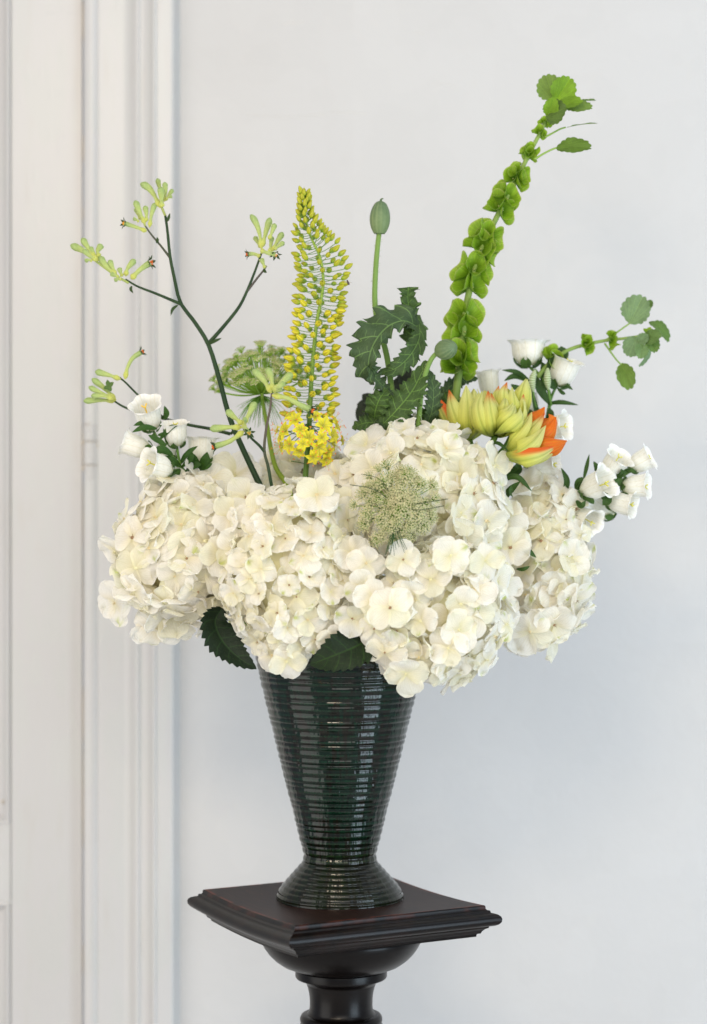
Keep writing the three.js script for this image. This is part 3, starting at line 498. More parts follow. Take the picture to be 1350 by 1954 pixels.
// ---------------------------------------------------------------- foxtail lily
{
  const t = thing('foxtail_lily', 'yellow foxtail lily spike of many small buds, standing upright left of centre', 'foxtail lily');
  const Z3 = (x, y) => [480 + x * 0.1638, 340 + y * 0.1638], line = [[582, 940], [584, 900], [589, 840], [592, 780], [595, 720], ...[[760, 1700], [815, 1400], [838, 1200], [800, 920], [700, 700], [650, 550], [628, 400], [618, 260], [612, 180]].map(([x, y]) => Z3(x, y))];
  const pts = line.map(([x, y]) => P(x, y, 0.0)), curve = new THREE.CatmullRomCurve3(pts, false, 'centripetal');
  mesh('stem', tube(pts, (v) => S(11.5 - 8 * v) / 2, (v) => mix([0.09, 0.17, 0.03], [0.26, 0.38, 0.06], smooth(0.15, 0.7, v)), 60, 12), MAT.stem, t);
  const budGeo = (young) => {
    const c0 = young ? [0.24, 0.35, 0.03] : [0.25, 0.36, 0.03], c1 = young ? [0.38, 0.43, 0.03] : [0.58, 0.55, 0.03];
    return grid(18, 10, (u, v) => {
      const a = u * 6.2832, r = 0.56 * Math.pow(Math.sin(Math.PI * (0.04 + 0.93 * Math.pow(v, 0.8))), 0.75) * (1 - 0.06 * Math.abs(Math.cos(a * 3)));
      const st = Math.pow(Math.abs(Math.cos(a * 3)), 18) * smooth(0.25, 0.5, v);
      return [Math.cos(a) * r, v * 2, Math.sin(a) * r, ...mix(mix(c0, c1, smooth(0.08, 0.4, v)), [0.32, 0.16, 0.02], st * 0.75)];
    });
  };
  const old = budGeo(false), young = budGeo(true);
  const total = 236;
  for (let i = 0; i < total; i++) {
    const h = i / (total - 1), v = 0.235 + 0.765 * Math.pow(h, 0.88) * 0.998, p = curve.getPointAt(Math.min(v, 0.999)), T = curve.getTangentAt(Math.min(v, 0.999));
    const a = i * 2.399963 + rr(-0.2, 0.2), A = T.clone().cross(V3(0, 0, 1)).normalize(), B = A.clone().cross(T).normalize(), o = A.multiplyScalar(Math.cos(a)).addScaledVector(B, Math.sin(a));
    const reach = S((i < 3 ? 34 : 40) * (1 - smooth(0.6, 1.0, h) * 0.84) * (0.82 + 0.25 * rnd()) * (1 - 0.18 * Math.exp(-(((h - 0.33) / 0.12) ** 2)))), up = 0.05 + 0.12 * rnd() + 1.2 * smooth(0.6, 1, h), size = S(10.6 - 2.9 * smooth(0.3, 1, h)) * rr(0.85, 1.12);
    const d = o.clone().addScaledVector(T, up * 0.55).normalize(), e = p.clone().addScaledVector(d, reach).addScaledVector(T, -S(2)), bd = o.clone().addScaledVector(V3(0, 1, 0), 0.28 + rr(-0.25, 0.3) + 1.3 * smooth(0.55, 1, h)).normalize();
    const b = put(mesh('bud', h > 0.45 ? young : old, MAT.bud, t), e, bd, rr(0, 6), size);
    const q = tube([p, p.clone().lerp(e, 0.5).addScaledVector(V3(0, 1, 0), -S(1.5)), e], S(0.75), [0.14, 0.26, 0.06], 6, 5); b.updateMatrix(); q.applyMatrix4(b.matrix.clone().invert());
    mesh('stalk', q, MAT.stem, b);
  }
  const YEL = [0.80, 0.72, 0.02];
  const star = (x, y, z, dir, size) => {
    const f = new THREE.Group(); f.name = 'open_flower'; t.add(f); put(f, P(x, y, z), dir, rr(0, 6), S(size * 0.86));
    for (let k = 0; k < 6; k++) {
      const a = k / 6 * 6.283, o = V3(Math.cos(a), 0, Math.sin(a)), up = V3(0, 1, 0), w0 = rr(0.9, 1.05);
      mesh('petal', ribbon([V3(0, 0, 0), o.clone().multiplyScalar(0.5 * w0).addScaledVector(up, 0.30), o.clone().multiplyScalar(1.02 * w0).addScaledVector(up, rr(0.1, 0.34))], { n: up, nv: 10, nu: 6, cup: -0.25, w: (v) => 0.33 * Math.sin(Math.PI * (0.1 + 0.85 * Math.pow(v, 0.85))), c: (s, v) => mix(YEL, [0.42, 0.46, 0.04], Math.exp(-s * s * 60) * 0.6 + 0.2 * (1 - v)) }), MAT.tiny, f);
    }
    for (let k = 0; k < 6; k++) {
      const a = k / 6 * 6.283 + rr(0, 0.7), o = V3(Math.cos(a) * rr(0.5, 1.0), rr(0.8, 1.4), Math.sin(a) * rr(0.5, 1.0));
      mesh('filament', tube([V3(0, 0.05, 0), o.clone().multiplyScalar(0.5).add(V3(0, 0.1, 0)), o], 0.022, [0.62, 0.58, 0.14], 6, 5), MAT.tiny, f);
      put(mesh('anther', anther, antherRed, f), o, V3(rr(-1, 1), rr(-0.3, 0.3), rr(-1, 1)), 0, [0.045, 0.14, 0.045]);
    }
  };
  for (const [x, y, z, dx, dy, dz, s] of [[553, 824, 0.03, -0.7, 0.2, 0.6, 22], [568, 806, 0.035, -0.3, 0.45, 0.9, 20], [588, 836, 0.045, 0.05, 0.2, 1, 22], [612, 815, 0.04, 0.35, 0.35, 0.9, 22], [625, 832, 0.03, 0.85, 0.1, 0.5, 21], [560, 848, 0.035, -0.6, -0.1, 0.8, 21], [605, 852, 0.045, 0.3, -0.15, 1, 21], [616, 872, 0.035, 0.4, -0.55, 0.8, 18], [548, 850, 0.0, -0.95, -0.1, 0.2, 19], [626, 846, 0.0, 0.95, 0, 0.1, 19], [576, 822, 0.045, -0.1, 0.1, 1, 18], [600, 800, 0.03, 0.1, 0.6, 0.8, 16], [546, 836, 0.02, -0.8, 0.3, 0.4, 16], [632, 818, 0.015, 0.8, 0.4, 0.3, 16], [574, 858, 0.04, -0.3, -0.5, 0.9, 17], [610, 836, 0.05, 0.2, 0, 1, 17], [560, 800, 0.02, -0.5, 0.6, 0.6, 16], [596, 868, 0.045, 0.1, -0.4, 1, 17], [640, 840, 0.0, 0.9, 0.1, 0.2, 15], [540, 824, 0.0, -0.9, 0.3, 0.2, 15], [618, 858, 0.03, 0.6, -0.3, 0.8, 17], [580, 846, 0.055, -0.1, 0, 1, 16], [628, 806, 0.01, 0.7, 0.6, 0.3, 15]]) {
    star(585 + (x - 585) * 1.18, 838 + (y - 838) * 1.12, z, V3(dx, dy, dz), s);
    const b = P(585 + (x - 585) * 1.18, 838 + (y - 838) * 1.12, z), a = curve.getPointAt(0.18 + rr(0, 0.06));
    mesh('stalk', tube([a, a.clone().lerp(b, 0.55).add(V3(0, -0.002, 0)), b], S(0.9), [0.10, 0.20, 0.04], 8, 5), MAT.stem, t);
  }
  for (const [x, y] of [[556, 880], [610, 872]]) mesh('stalk', tube([P(585, 885 - (x > 590 ? 13 : 0), 0.002), P((x + 585) / 2, y + 2, 0.006), P(x, y, 0.01)], S(0.9), [0.09, 0.17, 0.05], 8, 5), MAT.stem, t);
}

// ---------------------------------------------------------------- poppies
const hairs = (parent, pts, n, len, color) => {               // short bristles along a stem
  const c = new THREE.CatmullRomCurve3(pts, false, 'centripetal'), gs = [];
  for (let i = 0; i < n; i++) {
    const v = rnd(), p = c.getPointAt(v), T = c.getTangentAt(v), a = rr(0, 6.3), A = T.clone().cross(V3(0, 0, 1)).normalize(), B = A.clone().cross(T), o = A.multiplyScalar(Math.cos(a)).addScaledVector(B, Math.sin(a));
    gs.push(tube([p, p.clone().addScaledVector(o, S(len * 0.6)), p.clone().addScaledVector(o, S(len))], (q) => S(0.35) * (1 - 0.7 * q), color, 3, 4));
  }
  const m = mesh('bristles', mergeGeometries(gs), MAT.stem, parent); m.userData.kind = 'stuff';
};
const poppyBud = (h, seedv) => grid(40, 24, (u, v) => {
  const a = u * 6.2832, r = 0.5 * Math.pow(Math.sin(Math.PI * (0.085 + 0.885 * Math.pow(v, 1.02))), 0.50) * (1.04 - 0.10 * v) * Math.sqrt(Math.max(0, 1 - Math.max(0, (v - 0.9) / 0.1) ** 2)) * (1 - 0.018 * Math.abs(Math.sin(a * 7 + seedv)) - 0.05 * Math.exp(-(((a - 3.6 - 0.35 * v) / 0.12) ** 2)) - 0.05 * Math.exp(-(((a - 0.9 - 0.4 * v) / 0.12) ** 2)));
  const st = Math.pow(Math.abs(Math.sin(a * 7 + seedv)), 12) * 0.5, sp = noise(u * 60, v * 40);
  return [Math.cos(a) * r, v * h, Math.sin(a) * r, ...mix(mix([0.14, 0.20, 0.085], [0.10, 0.155, 0.075], smooth(0.2, 0.9, v)), [0.25, 0.31, 0.15], st + 0.25 * (sp - 0.5))];
});
const poppyGreen = (b) => (s, v) => { const q = fbm(s * 3 + 7, v * 6); return mix(mix([0.10, 0.18, 0.075], [0.16, 0.26, 0.105], q), [0.13, 0.25, 0.045], b).map((x) => x * (0.9 + 0.2 * q)); };
const poppyStemCol = (v) => mix([0.13, 0.24, 0.045], [0.17, 0.28, 0.06], v);
{
  const t = thing('poppy', 'tall hairy poppy stem with an upright closed bud and ragged grey-green leaves', 'poppy');
  const line = [[770, 900, -0.03], [752, 800], [746, 730], [737, 672], [722, 620], [716, 580], [717, 520], [721, 470], [724, 444]].map(([x, y, z]) => P(x, y, z ?? 0));
  mesh('stem', tube(line, (v) => S(12.5 - 3 * v) / 2, poppyStemCol, 50, 12), MAT.fuzz, t); hairs(t, line.slice(3), 150, 9, [0.30, 0.36, 0.2]);
  put(mesh('bud', poppyBud(1.58, 0.4), MAT.leafless ?? MAT.bud, t), P(724.5, 446, 0), V3(0.035, 1, 0.05), 0.9, S(40));
  const tip = mesh('bud_tip', tube([P(727, 385, 0.002), P(728, 380, 0.003), P(732, 379, 0.004)], (v) => S(2.6 - 1.6 * v), [0.09, 0.14, 0.06], 6, 6), MAT.bud, t);
  const leaf = (pts, w, n, o = {}) => mesh('leaf', ribbon(pts.map(([x, y, z]) => P(x, y, z ?? 0)), { n: V3(...n), nv: 110, nu: 14, teeth: o.teeth ?? 11, asym: o.asym, tooth: o.tooth ?? 0.36, ruffle: o.ruffle ?? 0.28, freq: o.freq ?? 34, rib: -0.001, phase: o.phase ?? 1, n1: o.n1 && V3(...o.n1), cup: o.cup ?? 0, w: (v) => S(w) * (o.prof ? o.prof(v) : Math.pow(Math.sin(Math.PI * (0.06 + 0.92 * v)), 0.7)), c: poppyGreen(o.b ?? 0) }), MAT.poppyLeaf, t);
  leaf([[800, 625, -0.01], [772, 612, 0.015], [738, 625, 0.04], [712, 660, 0.05], [703, 700, 0.045], [712, 735, 0.02]], 43, [-0.2, 0.25, 1], { asym: 0.42, teeth: 13, n1: [-0.35, 0.2, 1], phase: 2 });
  leaf([[708, 690, 0.045], [716, 718, 0.035], [735, 738, 0.025], [752, 752, 0.015]], 22, [0.2, 0.7, 0.7], { teeth: 8, phase: 0.3 });
  leaf([[798, 600, -0.02], [802, 640, 0.0], [785, 676, 0.02], [757, 702, 0.03], [722, 712, 0.02]], 19, [0.55, 0.2, 0.9], { teeth: 12, phase: 4, b: 0.35 });
  leaf([[795, 668, -0.03], [788, 630, -0.02], [782, 595, -0.01], [779, 568, 0.0], [780, 548, 0.01]], 27, [0.2, 0.0, 1], { teeth: 9, phase: 5, b: 0.6, prof: (v) => 0.45 + 0.4 * Math.sin(v * 8) ** 2 * (1 - v * 0.3) });
  leaf([[715, 812, 0.0], [716, 785, 0.03], [724, 762, 0.04], [738, 742, 0.03]], 22, [-0.2, 0.1, 1], { teeth: 7, phase: 6, b: 0.7 });
  leaf([[690, 820, 0.0], [725, 797, 0.02], [768, 792, 0.02], [815, 808, 0.0]], 26, [0, 0.75, 0.6], { teeth: 9, phase: 2.2 });
  leaf([[750, 812, 0.01], [700, 806, 0.02], [672, 815, 0.01]], 20, [0, 0.6, 0.8], { teeth: 7, phase: 1.2, b: 0.5 });
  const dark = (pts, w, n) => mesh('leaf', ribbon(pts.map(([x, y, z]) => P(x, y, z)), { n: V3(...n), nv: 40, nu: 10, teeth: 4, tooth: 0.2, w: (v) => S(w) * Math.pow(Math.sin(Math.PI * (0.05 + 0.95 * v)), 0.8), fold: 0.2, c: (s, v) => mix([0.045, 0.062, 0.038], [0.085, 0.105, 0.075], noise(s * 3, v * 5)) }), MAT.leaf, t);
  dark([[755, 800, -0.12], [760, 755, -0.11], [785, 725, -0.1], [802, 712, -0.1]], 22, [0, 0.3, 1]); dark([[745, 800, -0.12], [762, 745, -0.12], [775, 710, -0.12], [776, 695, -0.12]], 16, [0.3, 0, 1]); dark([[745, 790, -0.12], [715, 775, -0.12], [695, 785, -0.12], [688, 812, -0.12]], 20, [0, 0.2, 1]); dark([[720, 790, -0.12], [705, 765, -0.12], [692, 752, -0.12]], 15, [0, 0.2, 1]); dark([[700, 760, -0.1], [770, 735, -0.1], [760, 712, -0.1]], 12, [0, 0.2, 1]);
  const u = thing('poppy', 'shorter poppy stem with a round nodding bud turned to the viewer', 'poppy');
  const l2 = [[790, 905, -0.02], [798, 830], [800, 795], [805, 745], [815, 705], [826, 682], [838, 671], [846, 668]].map(([x, y, z]) => P(x, y, 0.03 + (z ?? 0)));
  mesh('stem', tube(l2, (v) => S(12 - 3.5 * v) / 2, poppyStemCol, 40, 12), MAT.fuzz, u); hairs(u, l2.slice(2), 120, 7, [0.34, 0.40, 0.24]);
  put(mesh('bud', poppyBud(1.25, 1.7), MAT.bud, u), P(838, 671, 0.025), V3(0.55, 0.12, 0.82), 1.6, S(39));
  const lf = (pts, w, n, o = {}) => mesh('leaf', ribbon(pts.map(([x, y, z]) => P(x, y, z ?? 0)), { n: V3(...n), nv: 100, nu: 12, teeth: o.teeth ?? 11, tooth: 0.4, ruffle: 0.22, freq: 36, rib: -0.001, phase: o.phase ?? 1, w: (v) => S(w) * Math.pow(Math.sin(Math.PI * (0.06 + 0.92 * v)), 0.7), c: poppyGreen(o.b ?? 0) }), MAT.poppyLeaf, u);
  lf([[728, 812, 0.03], [757, 782, 0.045], [787, 745, 0.04], [815, 688, 0.02]], 27, [-0.35, 0.15, 1], { teeth: 15, phase: 3, b: 0.6 });
  lf([[815, 815, 0.0], [826, 780, 0.02], [828, 740, 0.02], [818, 705, 0.01]], 17, [0.5, 0.1, 1], { teeth: 13, phase: 5 });
  lf([[790, 830, 0.0], [822, 800, 0.0], [850, 775, -0.01], [868, 745, -0.02]], 26, [0.2, 0.2, 1], { phase: 0.5, b: 0.9 });
  lf([[840, 775, -0.06], [858, 738, -0.06], [884, 725, -0.06], [912, 722, -0.06]], 14, [0, 0.5, 0.9], { phase: 0.9 });
}

// ---------------------------------------------------------------- bells of Ireland
function bellCalyx(k) {
  const ph = rr(0, 6);
  return grid(40, 10, (u, v) => {
    const a = u * 6.2832, pt = Math.pow(Math.abs(Math.cos(a * 2.5 + 0.3)), 3), long = 0.28 * Math.exp(-(((((a + 6.2832) % 6.2832) - 1.57) / 0.7) ** 2));
    const r = 0.10 + (0.72 + 0.06 * Math.sin(a * 2 + ph)) * Math.pow(v, 0.8) * (1 + (0.07 * pt + long - 0.03) * smooth(0.5, 1, v)), y = 1.15 * Math.pow(v, 1.1) + 0.16 * smooth(0.5, 1, v) * Math.sin(a * 3 + ph);
    const c = mix(mix([0.17, 0.36, 0.010], [0.36, 0.60, 0.035], smooth(0.1, 0.7, v)), [0.56, 0.66, 0.16], smooth(0.88, 1, v));
    return [Math.cos(a) * r, y - 0.05, Math.sin(a) * r * 1.22, ...c.map((x) => x * (0.9 + 0.2 * noise(u * 20, v * 8)))];
  });
}
const calyces = [0, 1, 2, 3].map(bellCalyx), corolla = new THREE.IcosahedronGeometry(0.2, 1), corollaMat = std({ color: new THREE.Color().setRGB(0.42, 0.45, 0.16), roughness: 0.8 });
function whorl(parent, x, y, z, T, n, size, a0) {
  const A = T.clone().cross(V3(0, 0, 1)).normalize(), B = A.clone().cross(T).normalize();
  for (let k = 0; k < n; k++) {
    const a = a0 + k / n * 6.283 + rr(-0.12, 0.12), o = A.clone().multiplyScalar(Math.cos(a)).addScaledVector(B, Math.sin(a)), dir = o.clone().addScaledVector(T, 0.34 + rr(-0.2, 0.2)).add(V3(0, 0, 0.22)).normalize();
    const b = mesh('bell', calyces[k % 4], MAT.calyx, parent);
    const up = V3(rr(-0.35, 0.35), 1, 0).addScaledVector(T, 0.3), Zl = up.addScaledVector(dir, -up.dot(dir)).normalize(), Xl = dir.clone().cross(Zl);   // its long point upwards
    b.position.copy(P(x, y, z)).addScaledVector(o, S(4)).addScaledVector(T, S(size * rr(-0.22, 0.22))); b.quaternion.setFromRotationMatrix(new THREE.Matrix4().makeBasis(Xl, dir, Zl)); b.scale.setScalar(S(size) * rr(0.88, 1.14));
    put(mesh('corolla', corolla, corollaMat, b), V3(0, 0.22, 0), V3(0, 1, 0), 0, [0.35, 0.6, 0.35]);
  }
}
// a round scalloped leaf: base, tip, face normal, half width
const fanVeins = canvasTex(256, 256, (c, W, H) => {
  c.fillStyle = '#cfcfcf'; c.fillRect(0, 0, W, H); for (let i = 0; i < 1500; i++) { c.fillStyle = 'rgba(' + (i % 2 ? '255,255,255' : '0,0,0') + ',0.05)'; c.fillRect(rnd() * W, rnd() * H, 5, 5); }
  c.strokeStyle = 'rgba(255,255,230,0.8)';
  for (let i = -3; i <= 3; i++) { c.lineWidth = i ? 2.4 : 4; c.beginPath(); c.moveTo(W / 2, H); c.quadraticCurveTo(W / 2 + i * 26, H * 0.55, W / 2 + i * 46, H * 0.06 + Math.abs(i) * 22); c.stroke(); c.lineWidth = 1.1; for (let k = 1; k < 5; k++) { const x = W / 2 + i * 10 * k, y = H - k * 46; c.beginPath(); c.moveTo(x, y); c.lineTo(x + 20, y - 26); c.moveTo(x, y); c.lineTo(x - 20, y - 26); c.stroke(); } }
});
MAT.fan = phy({ vertexColors: true, map: fanVeins, bumpMap: fanVeins, bumpScale: -0.0008, roughness: 0.55, specularIntensity: 0.4, transmission: 0.28, thickness: 0 });
function fanLeaf(parent, b, tip, n, hw, col, o = {}) {
  const base = P(...b), end = P(...tip), Y = end.clone().sub(base), L = Y.length(); Y.normalize();
  const N = V3(...n); N.addScaledVector(Y, -N.dot(Y)).normalize(); const X = Y.clone().cross(N), W = S(hw, b[2]), nt = o.teeth ?? 15, ph = rr(0, 6), fold = o.fold ?? 0.3, curl = o.curl ?? 0.12;
  const g = grid(96, 10, (u, v) => {
    const a = (u * 2 - 1) * Math.PI, ct = Math.cos(a), st = Math.sin(a), f = Math.abs(Math.sin(a * nt / 2));   // a = 0 points to the tip
    const scal = 0.90 + 0.12 * Math.pow(f, 0.7) * smooth(3.1, 2.4, Math.abs(a)), back = smooth(2.3, 3.1415, Math.abs(a));
    const x = W * st * scal * (1 - 0.35 * back) * v, y = L * (0.48 + (ct > 0 ? 0.52 : 0.40 + 0.08 * back) * ct * scal * v);
    const s = x / W, q = y / L, z = fold * W * Math.abs(s) - curl * L * (q - 0.4) ** 2 + 0.05 * W * Math.sin(a * 5 + ph) * v * v;
    const p = base.clone().addScaledVector(Y, y).addScaledVector(X, x).addScaledVector(N, z);
    return [p.x, p.y, p.z, ...col.map((c) => c * (0.88 + 0.24 * noise(s * 5 + 3, q * 5 + ph)))];
  });
  const uv = g.attributes.uv, pp = g.attributes.position;
  for (let i = 0; i < uv.count; i++) { const d = V3(pp.getX(i), pp.getY(i), pp.getZ(i)).sub(base); uv.setXY(i, 0.5 + d.dot(X) / W * 0.48, d.dot(Y) / L); }
  return mesh('leaf', g, MAT.fan, parent);
}
const IRISH = [0.28, 0.50, 0.03], IRISH2 = [0.24, 0.39, 0.07], GREYGREEN = [0.27, 0.42, 0.19];
{
  const t = thing('bells_of_ireland', 'tall curving bells of Ireland stem with stacked green bells and leafy tip', 'bells of Ireland');
  const l = [[862, 830], [872, 742], [884, 640], [893, 570], [914, 490], [948, 415], [985, 345], [1012, 290], [1032, 252], [1046, 222]], pts = l.map(([x, y]) => P(x, y, -0.02)), c = new THREE.CatmullRomCurve3(pts, false, 'centripetal');
  mesh('stem', tube(pts, (v) => S(17 - 10 * v) / 2, (v) => mix([0.17, 0.26, 0.06], [0.24, 0.34, 0.08], v), 50, 4 * 3), MAT.stem, t);
  for (const [y, n, s] of [[702, 4, 24], [680, 4, 23], [632, 4, 24], [609, 4, 23], [546, 4, 24], [522, 4, 24], [476, 4, 23], [453, 5, 22], [401, 4, 20], [381, 4, 19], [346, 4, 16.5], [333, 4, 15], [297, 4, 12.5], [288, 3, 11], [256, 4, 9.5], [235, 4, 8]]) {
    let v = 0; for (let k = 0; k < 200; k++) if (c.getPoint(k / 200).y <= P(0, y, -0.02).y) v = k / 200;
    const p = c.getPoint(v); whorl(t, 675 + p.x * F / (D + 0.02), y, -0.02, c.getTangent(v), n, s, y * 0.37);
  }
  fanLeaf(t, [1058, 196, -0.03], [1042, 142, -0.03], [-0.1, 0, 1], 26, IRISH2, { fold: 0.15 });
  fanLeaf(t, [1058, 196, -0.025], [1090, 148, -0.02], [0.2, 0.1, 1], 25, IRISH, { fold: 0.5 });
  fanLeaf(t, [1040, 226, 0.0], [1080, 204, 0.02], [0.0, 0.4, 1], 27, [0.15, 0.25, 0.05], { fold: 0.15 });
  fanLeaf(t, [1060, 205, -0.01], [1112, 193, 0.01], [0.1, 0.5, 0.9], 16, IRISH, { fold: 0.4 });
  fanLeaf(t, [1075, 205, -0.01], [1131, 203, 0.0], [0.0, 0.55, 0.8], 16, IRISH2, { fold: 0.2 });
  fanLeaf(t, [1098, 196, -0.05], [1137, 190, -0.05], [0.0, 1, 0.12], 12, IRISH2);
  stemAlong(t, [[1040, 262], [1055, 254], [1070, 246], [1080, 243]], -0.015, 4, 3, [0.2, 0.32, 0.06], 'leaf_stalk'); fanLeaf(t, [1079, 243, -0.015], [1141, 233, -0.012], [-0.05, 1, 0.13], 15, IRISH2, { fold: 0.1 });
  stemAlong(t, [[1020, 304], [1040, 292], [1052, 286], [1062, 282]], -0.01, 4.5, 3.5, [0.22, 0.34, 0.07], 'leaf_stalk'); fanLeaf(t, [1058, 283, -0.01], [1129, 279, 0.0], [-0.05, 0.6, 0.8], 21, [0.17, 0.30, 0.04], { fold: 0.3 });
  fanLeaf(t, [1046, 224, 0.0], [1058, 186, 0.02], [-0.1, -0.2, 1], 15, IRISH, { fold: 0.35 });
  const u = thing('bells_of_ireland', 'small bells of Ireland stem reaching out to the right with scalloped leaves', 'bells of Ireland');
  const m = [[985, 800], [1020, 730], [1052, 690], [1085, 668], [1120, 657], [1155, 650], [1190, 646], [1230, 640]].map(([x, y]) => P(x, y, -0.08)), cu = new THREE.CatmullRomCurve3(m);
  mesh('stem', tube(m, (v) => S(11 - 6 * v) / 2, (v) => mix([0.17, 0.27, 0.06], [0.23, 0.33, 0.08], v), 40, 10), MAT.stem, u);
  for (const [x, y, n, s] of [[1052, 690, 5, 17], [1118, 658, 6, 12.5], [1166, 649, 5, 10.5], [1236, 640, 4, 8]]) whorl(u, x, y, -0.08, V3(0.9, 0.25, 0), n, s, x);
  stemAlong(u, [[1158, 648], [1175, 636], [1192, 624], [1202, 617]], -0.08, 4, 3, [0.22, 0.34, 0.08], 'leaf_stalk'); fanLeaf(u, [1201, 621, -0.08], [1227, 564, -0.07], [-0.25, 0.15, 1], 29, GREYGREEN, { fold: 0.2 });
  stemAlong(u, [[1154, 655], [1166, 672], [1178, 688], [1186, 696]], -0.08, 4, 3, [0.22, 0.34, 0.08], 'leaf_stalk'); fanLeaf(u, [1186, 690, -0.08], [1203, 743, -0.07], [-0.1, 0.1, 1], 18, [0.19, 0.32, 0.05], { fold: 0.2, teeth: 11 });
  fanLeaf(u, [1216, 640, -0.07], [1200, 680, -0.05], [-0.1, 0.3, 1], 20, GREYGREEN, { fold: 0.2 }); fanLeaf(u, [1215, 655, -0.06], [1238, 640, -0.05], [0, 0.3, 1], 12, GREYGREEN);
  fanLeaf(u, [1238, 610, -0.08], [1281, 645, -0.07], [0.35, 0.6, 0.7], 17, [0.16, 0.29, 0.06], { curl: 0.6 }); fanLeaf(u, [1236, 640, -0.06], [1252, 672, -0.05], [0.2, 0.1, 1], 15, [0.17, 0.30, 0.06]);
  fanLeaf(u, [1228, 648, -0.06], [1262, 640, -0.04], [0.1, 0.3, 1], 16, [0.20, 0.34, 0.09]); fanLeaf(u, [1226, 655, -0.05], [1222, 684, -0.03], [0.1, 0.4, 1], 14, [0.24, 0.39, 0.14]); fanLeaf(u, [1240, 650, -0.08], [1228, 700, -0.07], [0.9, 0, 0.35], 14, GREYGREEN, { curl: 0.5 }); fanLeaf(u, [1236, 590, -0.09], [1243, 572, -0.09], [0, 0, 1], 7, [0.14, 0.25, 0.05]);
}

